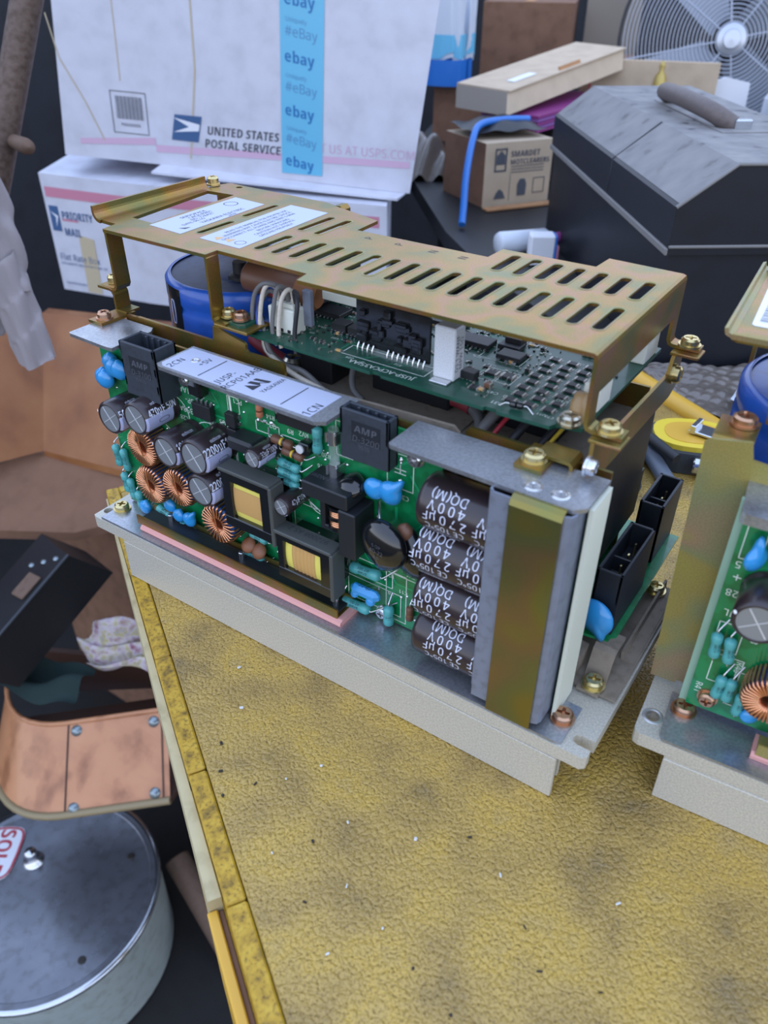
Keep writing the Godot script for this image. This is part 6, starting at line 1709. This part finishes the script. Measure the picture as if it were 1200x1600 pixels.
# ---------------------------------------------------------------- things behind the amplifiers
func build_back():
	# bench
	var bn := thing("rear_bench", "dark bench behind the yellow table carrying the toolbox", "bench")
	off = Vector3.ZERO
	part(bn, "bench_top", mb(Vector3.ZERO, FLAT).prism([Vector2(172, 455), Vector2(420, 330), Vector2(900, 430), Vector2(900, 1750), Vector2(-760, 1750), Vector2(-500, 1100), Vector2(-330, 900), Vector2(-190, 740), Vector2(-60, 620)], -24, -1), M.black_case)
	for q in [[200, 470], [800, 500], [800, 1600], [-500, 1600], [-300, 960]]:
		part(bn, "leg", mb().box(Vector3(q[0], -464, -q[1]), Vector3(40, 882, 40), 1.0), M.black_case)
	# toolbox
	var n := Vector3(180, 0, -469)
	var d := Vector3(-0.603, 0, -0.797)
	var p := Vector3(0.797, 0, -0.603)
	var TB := thing("toolbox", "large black metal toolbox with dusty grey lid and top handle", "toolbox", n)
	var B := Basis(p, Vector3.UP, -d)   # local x across the end, y up, z towards the near end
	var Ln := 440.0
	var Wd := 210.0
	part(TB, "body", mb(Vector3.ZERO, B).prism([Vector2(4, 0), Vector2(Wd - 4, 0), Vector2(Wd - 4, 106), Vector2(4, 106)], -Ln + 4, -4), M.toolbox_black)
	var lid := [Vector2(0, 104), Vector2(Wd, 104), Vector2(Wd, 143), Vector2(Wd - 44, 176), Vector2(44, 176), Vector2(0, 143)]
	var lo := part(TB, "lid", mb(Vector3.ZERO, B).prism(lid, -Ln, 0), M.toolbox_black)
	part(lo, "lid_hem", mb(Vector3.ZERO, B).box(Vector3(-0.6, 106.5, -Ln / 2), Vector3(3, 6, Ln), 0.8).box(Vector3(Wd / 2, 111, 0.4), Vector3(Wd, 2.6, 2.4), 0.8), M.toolbox_edge)
	# dust lying on the sloping and top faces
	part(lo, "dust_layer", mb(Vector3.ZERO, B).prism([Vector2(3, 145.6), Vector2(44, 176.4), Vector2(Wd - 44, 176.4), Vector2(Wd - 3, 145.6), Vector2(Wd - 44, 175.4), Vector2(44, 175.4)], -Ln + 1, -2), M.toolbox_dust)
	part(lo, "end_seam", mb(Vector3.ZERO, B).tube([Vector3(0, 143, 0), Vector3(44, 176, 0), Vector3(Wd - 44, 176, 0), Vector3(Wd, 143, 0)], 1.6, 6), M.toolbox_edge)
	part(lo, "lid_rib", mb(Vector3.ZERO, B).tube([Vector3(0.4, 112, -Ln * 0.42), Vector3(0.6, 143, -Ln * 0.42), Vector3(44, 176.4, -Ln * 0.42)], 1.2, 6), M.toolbox_black)
	var hd := part(TB, "handle", mb(Vector3.ZERO, B).tube(rod([Vector3(102, 178, -Ln * 0.34), Vector3(80, 190, -Ln * 0.36), Vector3(72, 194, -Ln * 0.5), Vector3(80, 190, -Ln * 0.66), Vector3(102, 178, -Ln * 0.68)], 6), 8.5, 12), M.handle)
	part(hd, "handle_plate", mb(Vector3.ZERO, B).box(Vector3(104, 176.9, -Ln * 0.51), Vector3(46, 1.4, Ln * 0.44), 0.5), M.toolbox_dust)
	for zz in [0.33, 0.69]: part(hd, "handle_bracket", mb(Vector3.ZERO, B).box(Vector3(106, 181, -Ln * zz), Vector3(16, 10, 12), 1.5), M.chrome)
	# bubble wrap under and in front of the toolbox
	var bw := mb()
	bw.surf(func(a, b):
		var fr := Vector3(184, 0, -448).lerp(Vector3(335, 0, -354), a)
		var bk := Vector3(184, 0, -466).lerp(Vector3(366, 0, -602), a)
		return fr.lerp(bk, b) + Vector3(0, 0.5 + 2.0 * absf(sin(a * 52)) * absf(sin(b * 40)) + 2.5 * (1 + sin(a * 13 + b * 7)) + 2.0 * (1 + sin(b * 19 - a * 9)), 0), 110, 60)
	one("bubble_wrap", "crumpled clear bubble wrap lying in front of the toolbox", "wrap", bw, M.film)
	var bf := mb()
	bf.surf(func(a, b): return Vector3(268 + 60 * a, 12.0 + 5 * sin(a * 8) * sin(b * 6) + 4, -418 - 34 * b + 30 * a), 20, 12)
	one("plastic_film", "shiny pale plastic film beside the yellow back rail", "film", bf, M.bag)
	# jar carton
	var jc := thing("jar_carton", "pale jar carton with black print on the bench, blue hose over it", "box", Vector3(-211, -1, -880))
	var jr := Vector3(62, 0, -95)
	var jl := Vector3(-100, 0, -55)
	var ju := Vector3(0, 88, 0)
	part(jc, "body", _hexa([Vector3.ZERO, jr, jr + jl, jl, ju, jr + ju, jr + jl + ju, jl + ju]), M.card_pale)
	part(jc, "side_panel", _hexa([jl, Vector3(-0.4, 0, 0.4), Vector3(-0.1, 0, 0), jl + Vector3(0, 0, -1), jl + ju, ju + Vector3(-0.4, 0, 0.4), ju, jl + ju + Vector3(0, 0, -1)]), M.card_dark)
	part(jc, "base_flap", mb().box(jr * 0.5 + Vector3(18, -0.1 + 2.4, 10), Vector3(130, 3, 16), 0.5, on_face(Vector3.ZERO, jr, ju)), M.card)
	var JB := on_face(Vector3.ZERO, jr, ju)
	var jt := mb(JB.z * 0.6, JB)
	rect_frame(jt, 16, 48, 36, 80, 2.5, 0)
	jt.prism([Vector2(19, 58), Vector2(33, 58), Vector2(33, 70), Vector2(26, 77), Vector2(19, 70)], 0, 0.1)
	flat_text(jt, "SMARDET", 8, Vector3(42, 71, 0), Vector3(1, 0, 0), Vector3(0, 1, 0), true, false)
	flat_text(jt, "MOTCLEARERS", 7, Vector3(42, 60, 0), Vector3(1, 0, 0), Vector3(0, 1, 0), true, false)
	for y in [54, 50, 46]: line2(jt, Vector2(44, y), Vector2(100, y), 1.2, 0)
	line2(jt, Vector2(44, 6), Vector2(44, 44), 0.8, 0)
	jt.prism([Vector2(58, 12), Vector2(72, 12), Vector2(73, 28), Vector2(69, 36), Vector2(61, 36), Vector2(57, 28)], 0, 0.1)
	jt.prism([Vector2(18, 10), Vector2(38, 10), Vector2(33, 20), Vector2(27, 24), Vector2(22, 19)], 0, 0.1)
	rect_frame(jt, 84, 14, 104, 36, 1.2, 0)
	part(jc, "print", jt, M.ink_grey)
	var hose := mb().tube(rod([Vector3(-180, 5, -765), Vector3(-190, 22, -785), Vector3(-208, 56, -820), Vector3(-228, 92, -870), Vector3(-236, 106, -905), Vector3(-222, 108, -950), Vector3(-200, 106, -990)], 8), 5, 12)
	one("blue_hose", "bright blue hose arching over the jar carton", "hose", hose, M.blue_plastic)
	one("black_bag", "crumpled shiny black bag on top of the jar carton", "bag", mb().surf(func(a, b): return Vector3(-60 + 120 * a, 14 * sin(a * PI) * sin(b * PI) + 1.6 * sin(a * 17 + b * 9) + 2, -45 + 90 * b), 24, 18), M.black, Vector3(-235, 96, -960), 0.9)
	# long flat carton propped on purple boards
	var fl := thing("flat_carton", "long flat pale carton lying askew on a purple tray", "box", Vector3(-323, 112, -984))
	var fa := Vector3(95, -2, 14)
	var fc := Vector3(52, 36, -328)
	var fu := Vector3(-8, 30, -14)
	part(fl, "body", _hexa([Vector3.ZERO, fa, fa + fc, fc, fu, fa + fu, fa + fc + fu, fc + fu]), M.card_pale)
	part(fl, "end_panel", _hexa([Vector3(0, 0, 1), fa + Vector3(0, 0, 1), fa, Vector3.ZERO, fu + Vector3(0, 0, 1), fa + fu + Vector3(0, 0, 1), fa + fu, fu]), M.card_grey)
	part(fl, "lid", _hexa([fu, fa * 1.04 + fu, fa * 1.04 + fc + fu, fc + fu, fu + Vector3(0, 2, 0), fa * 1.04 + fu + Vector3(0, 2, 0), fa * 1.04 + fc + fu + Vector3(0, 2, 0), fc + fu + Vector3(0, 2, 0)]), M.card_pale)
	part(fl, "lid_tab", mb(fu + fa * 0.92 + fc * 0.52 + Vector3(4, 1, 2), on_face(Vector3.ZERO, fc, fu)).box(Vector3.ZERO, Vector3(60, 12, 3), 0.6), M.card)
	part(fl, "paper_label", mb(fu + fa * 0.72 + fc * 0.22 + Vector3(0, 3, 0), on_face(Vector3.ZERO, fc, -fa)).box(Vector3.ZERO, Vector3(60, 14, 0.8)), M.paper)
	var pu := thing("purple_tray", "stack of purple trays under the long flat carton", "tray", Vector3(-292, -1, -1010))
	for i in 5: part(pu, "tray", _hexa([Vector3(0, 84 + i * 5, 0), Vector3(96, 84 + i * 5, -6), Vector3(130, 92 + i * 5, -230), Vector3(20, 92 + i * 5, -230), Vector3(0, 88 + i * 5, 0), Vector3(96, 88 + i * 5, -6), Vector3(130, 96 + i * 5, -230), Vector3(20, 96 + i * 5, -230)]), M.magenta if i % 2 == 0 else M.purple)
	part(pu, "support", mb().box(Vector3(50, 41, -130), Vector3(90, 82, 120), 1.0), M.black_case)
	# bottle and white pack on the bench
	var bo := thing("plastic_bottle", "clear plastic bottle lying in front of the toolbox", "bottle", Vector3(-66, 0, -716))
	part(bo, "body", mb().lathe([Vector2(0, 50), Vector2(6, 49), Vector2(7, 40), Vector2(13, 32), Vector2(14, -30), Vector2(12, -34), Vector2(0, -33)], 20, true, Basis(Vector3.UP, 2.5), Vector3(0, 14, 0)), M.bag)
	part(bo, "cap", mb().cyl(Vector3(29, 14, -38), Vector3(36, 14, -47), 7, 14), M.magenta)
	var wp := thing("white_pack", "small white pack with blue edge beside the toolbox", "packet", Vector3(-28, 0, -690))
	part(wp, "body", mb(Vector3(0, 18, 0), Basis(Vector3.UP, 0.6)).box(Vector3.ZERO, Vector3(30, 36, 22), 2.0), M.paper)
	part(wp, "blue_band", mb(Vector3(0, 18, 0), Basis(Vector3.UP, 0.6)).box(Vector3(15.5, 0, 0), Vector3(3, 34, 20), 0.5), M.blue_plastic)
	part(wp, "red_band", mb(Vector3(0, 18, 0), Basis(Vector3.UP, 0.6)).box(Vector3(18.6, -6, 0), Vector3(3, 22, 18), 0.5), M.stripe_red)
	# boxes further back
	var far := [["brown_carton", "large plain brown carton standing far behind the flat carton", Vector3(-480, 60, -1560), Vector3(180, 230, 160), 0.35, M.card_dark], ["brown_carton", "small brown carton under the blue plastic sack", Vector3(-505, 50, -1330), Vector3(110, 104, 90), 0.5, M.card_dark], ["grey_carton", "tall greyish carton right of the large brown one", Vector3(-352, 90, -1690), Vector3(110, 260, 120), 0.35, M.card_grey], ["small_carton", "small carton with a red cross mark near the dark wall", Vector3(-300, 70, -1560), Vector3(100, 140, 80), 0.35, M.card_dark]]
	for f in far:
		var t = thing(f[0], f[1], "box", Vector3(f[2].x, -1, f[2].z), f[4])
		part(t, "body", mb().box(Vector3(0, f[3].y / 2, 0), f[3], 0.8), f[5])
		part(t, "seam_tape", mb().box(Vector3(0, f[3].y + 0.4, 0), Vector3(18, 0.8, f[3].z)), M.card)
	one("red_cross_card", "small white card with a red mark on the small carton", "card", [[mb().box(Vector3.ZERO, Vector3(26, 40, 1.5)), M.paper], [mb().box(Vector3(0, 0, 1.2), Vector3(9, 30, 1.0)), M.red_ink]], null, Vector3(-312, 88, -1514), 0.35)
	var sack := thing("plastic_sack", "blue and white plastic sack stuffed on top of small carton", "sack", Vector3(-545, 104, -1300))
	part(sack, "sack_body", mb().surf(func(a, b): return Vector3(signf(cos(TAU * a)) * pow(absf(cos(TAU * a)), 0.4) * (58 + 5 * sin(a * 60 + b * 3)), 38 + 6 * sin(a * 31) * (1 - b) + 120 * b, -signf(sin(TAU * a)) * pow(absf(sin(TAU * a)), 0.4) * 44), 64, 12, true), M.bag)
	part(sack, "blue_lower", mb().surf(func(a, b): return Vector3(20 + cos(TAU * a) * (52 + 3 * sin(a * 30)), 44 * b - 4, 12 - sin(TAU * a) * 44), 36, 6, true), M.blue_plastic)
	part(sack, "blue_band", mb().surf(func(a, b): return Vector3(signf(cos(TAU * a)) * pow(absf(cos(TAU * a)), 0.4) * (59.5 + 5 * sin(a * 60)), 46 + 6 * sin(a * 31) * (1 - b) + 34 * b, -signf(sin(TAU * a)) * pow(absf(sin(TAU * a)), 0.4) * 45.4), 64, 4, true), M.tape_blue)
	part(sack, "white_corner", mb().surf(func(a, b): return Vector3(-40 + 40 * a, -20 + 60 * b + 8 * sin(a * 9), 46 + 10 * sin(b * 7)), 12, 12), M.bag)
	one("clear_packing", "heap of clear packing film left of the jar carton", "packing", mb().surf(func(a, b): return Vector3(-60 + 120 * a, 60 * sin(a * PI) * sin(b * PI) + 7 * sin(a * 23 + b * 11) + 3, -50 + 100 * b), 40, 30), M.film, Vector3(-392, 0, -1010), 0.6)
	one("pale_board", "pale board leaning behind the toolbox", "board", mb().box(Vector3(0, 80, 0), Vector3(210, 160, 8), 1.0), M.card_pale, Vector3(-130, 0, -1330), 0.3)
	# fan
	var H := Vector3(-49, 187, -1452)
	var fn := thing("pedestal_fan", "large round wire-guard fan behind the toolbox", "fan", Vector3(-49, -1, -1452), 0.0)
	var FB := Basis(Vector3.UP, 0.42) * Basis(Vector3.RIGHT, -0.12)
	var fo := Vector3(0, 188, 0)
	for i in 26:
		var r := 26.0 + i * 6.4
		var dz := 26.0 * sqrt(maxf(0.0, 1 - pow(r / 196.0, 2)))
		var k := mb(fo, FB)
		var pts := []
		for j in 56: pts.append(Vector3(cos(TAU * j / 56) * r, sin(TAU * j / 56) * r, dz))
		k.tube(pts, 0.95 if i < 25 else 3.2, 5, true)
		part(fn, "guard_ring", k, M.fan_wire if i < 25 else M.fan_ring)
	for i in 8:
		var a := TAU * i / 8 + 0.2
		var k := mb(fo, FB)
		var pts := []
		for j in 7:
			var r := 24.0 + j * 26.0
			pts.append(Vector3(cos(a) * r, sin(a) * r, 26.0 * sqrt(maxf(0.0, 1 - pow(r / 196.0, 2))) - 1.6))
		k.tube(pts, 1.6, 5)
		part(fn, "guard_spoke", k, M.fan_wire)
	part(fn, "hub_badge", mb(fo, FB).lathe([Vector2(0, 33), Vector2(14, 32), Vector2(15, 30), Vector2(24, 28), Vector2(25, 24), Vector2(0, 24)], 32, false), M.fan_wire)
	for i in 4:
		var a := TAU * i / 4 + 0.55
		part(fn, "blade", mb(fo, FB * Basis(Vector3(0, 0, 1), a)).surf(func(u, v): return Vector3(20 + 150 * v, (u - 0.4) * (40 + 90 * v), (u - 0.5) * 26 - 8), 8, 8), M.fan_blade)
	part(fn, "motor", mb(fo, FB).lathe([Vector2(0, 10), Vector2(24, 8), Vector2(40, -30), Vector2(38, -80), Vector2(0, -84)], 28, true), M.fan_ring)
	part(fn, "stand", mb().cyl(Vector3(0, 4, -30), Vector3(0, 150, -40), 10, 16).lathe([Vector2(0, 8), Vector2(60, 6), Vector2(70, 0), Vector2(0, 0)], 32, false, FLAT, Vector3(0, 0.5, -30)), M.fan_ring)
	one("white_tablet", "white rounded slab standing upright behind the fan guard", "slab", mb().prism([Vector2(-44, 0), Vector2(40, 0), Vector2(44, 66), Vector2(42, 128), Vector2(0, 136), Vector2(-46, 118)], -4, 4), M.paper, Vector3(-26, 0, -1395), 0.42)
	var fg := thing("gold_figurine", "small gold and white figurine between toolbox and fan", "figurine", Vector3(-118, -1, -1330))
	part(fg, "pedestal", mb().box(Vector3(0, 50, 0), Vector3(30, 100, 24), 1.0), M.wood)
	part(fg, "figure", mb().lathe([Vector2(0, 62), Vector2(3, 59), Vector2(5, 53), Vector2(3, 47), Vector2(9, 38), Vector2(12, 20), Vector2(14, 4), Vector2(14, 0), Vector2(0, 0)], 18, true, FLAT, Vector3(0, 100, 0)), M.gold)
	part(fg, "robe", mb().lathe([Vector2(12.6, 22), Vector2(15, 12), Vector2(16, 0.5)], 18, true, FLAT, Vector3(0, 100, 0)), M.paper)
	for q in [[60, -1400, 0, M.bag, "pale blue bottle among the clutter right of the fan hub"], [86, -1388, 10, M.tape_case, "yellow topped bottle among the clutter right of the fan"], [104, -1404, -6, M.tape_ink2, "blue bottle furthest right in the clutter behind the fan"], [78, -1370, -16, M.stripe_red, "red and white bottle low in the clutter right of the fan"]]:
		var bt := thing("small_bottle", q[4], "bottle", Vector3(q[0], -1, q[1]), 0.0, "bottles behind the fan")
		part(bt, "body", mb().lathe([Vector2(0, 118), Vector2(12, 118), Vector2(16, 110), Vector2(16, 2), Vector2(0, 0.5)], 16, false, FLAT), M.bag)
		part(bt, "cap", mb().lathe([Vector2(0, 140 + q[2]), Vector2(8, 140 + q[2]), Vector2(9, 118), Vector2(0, 118)], 14, false, FLAT), q[3])
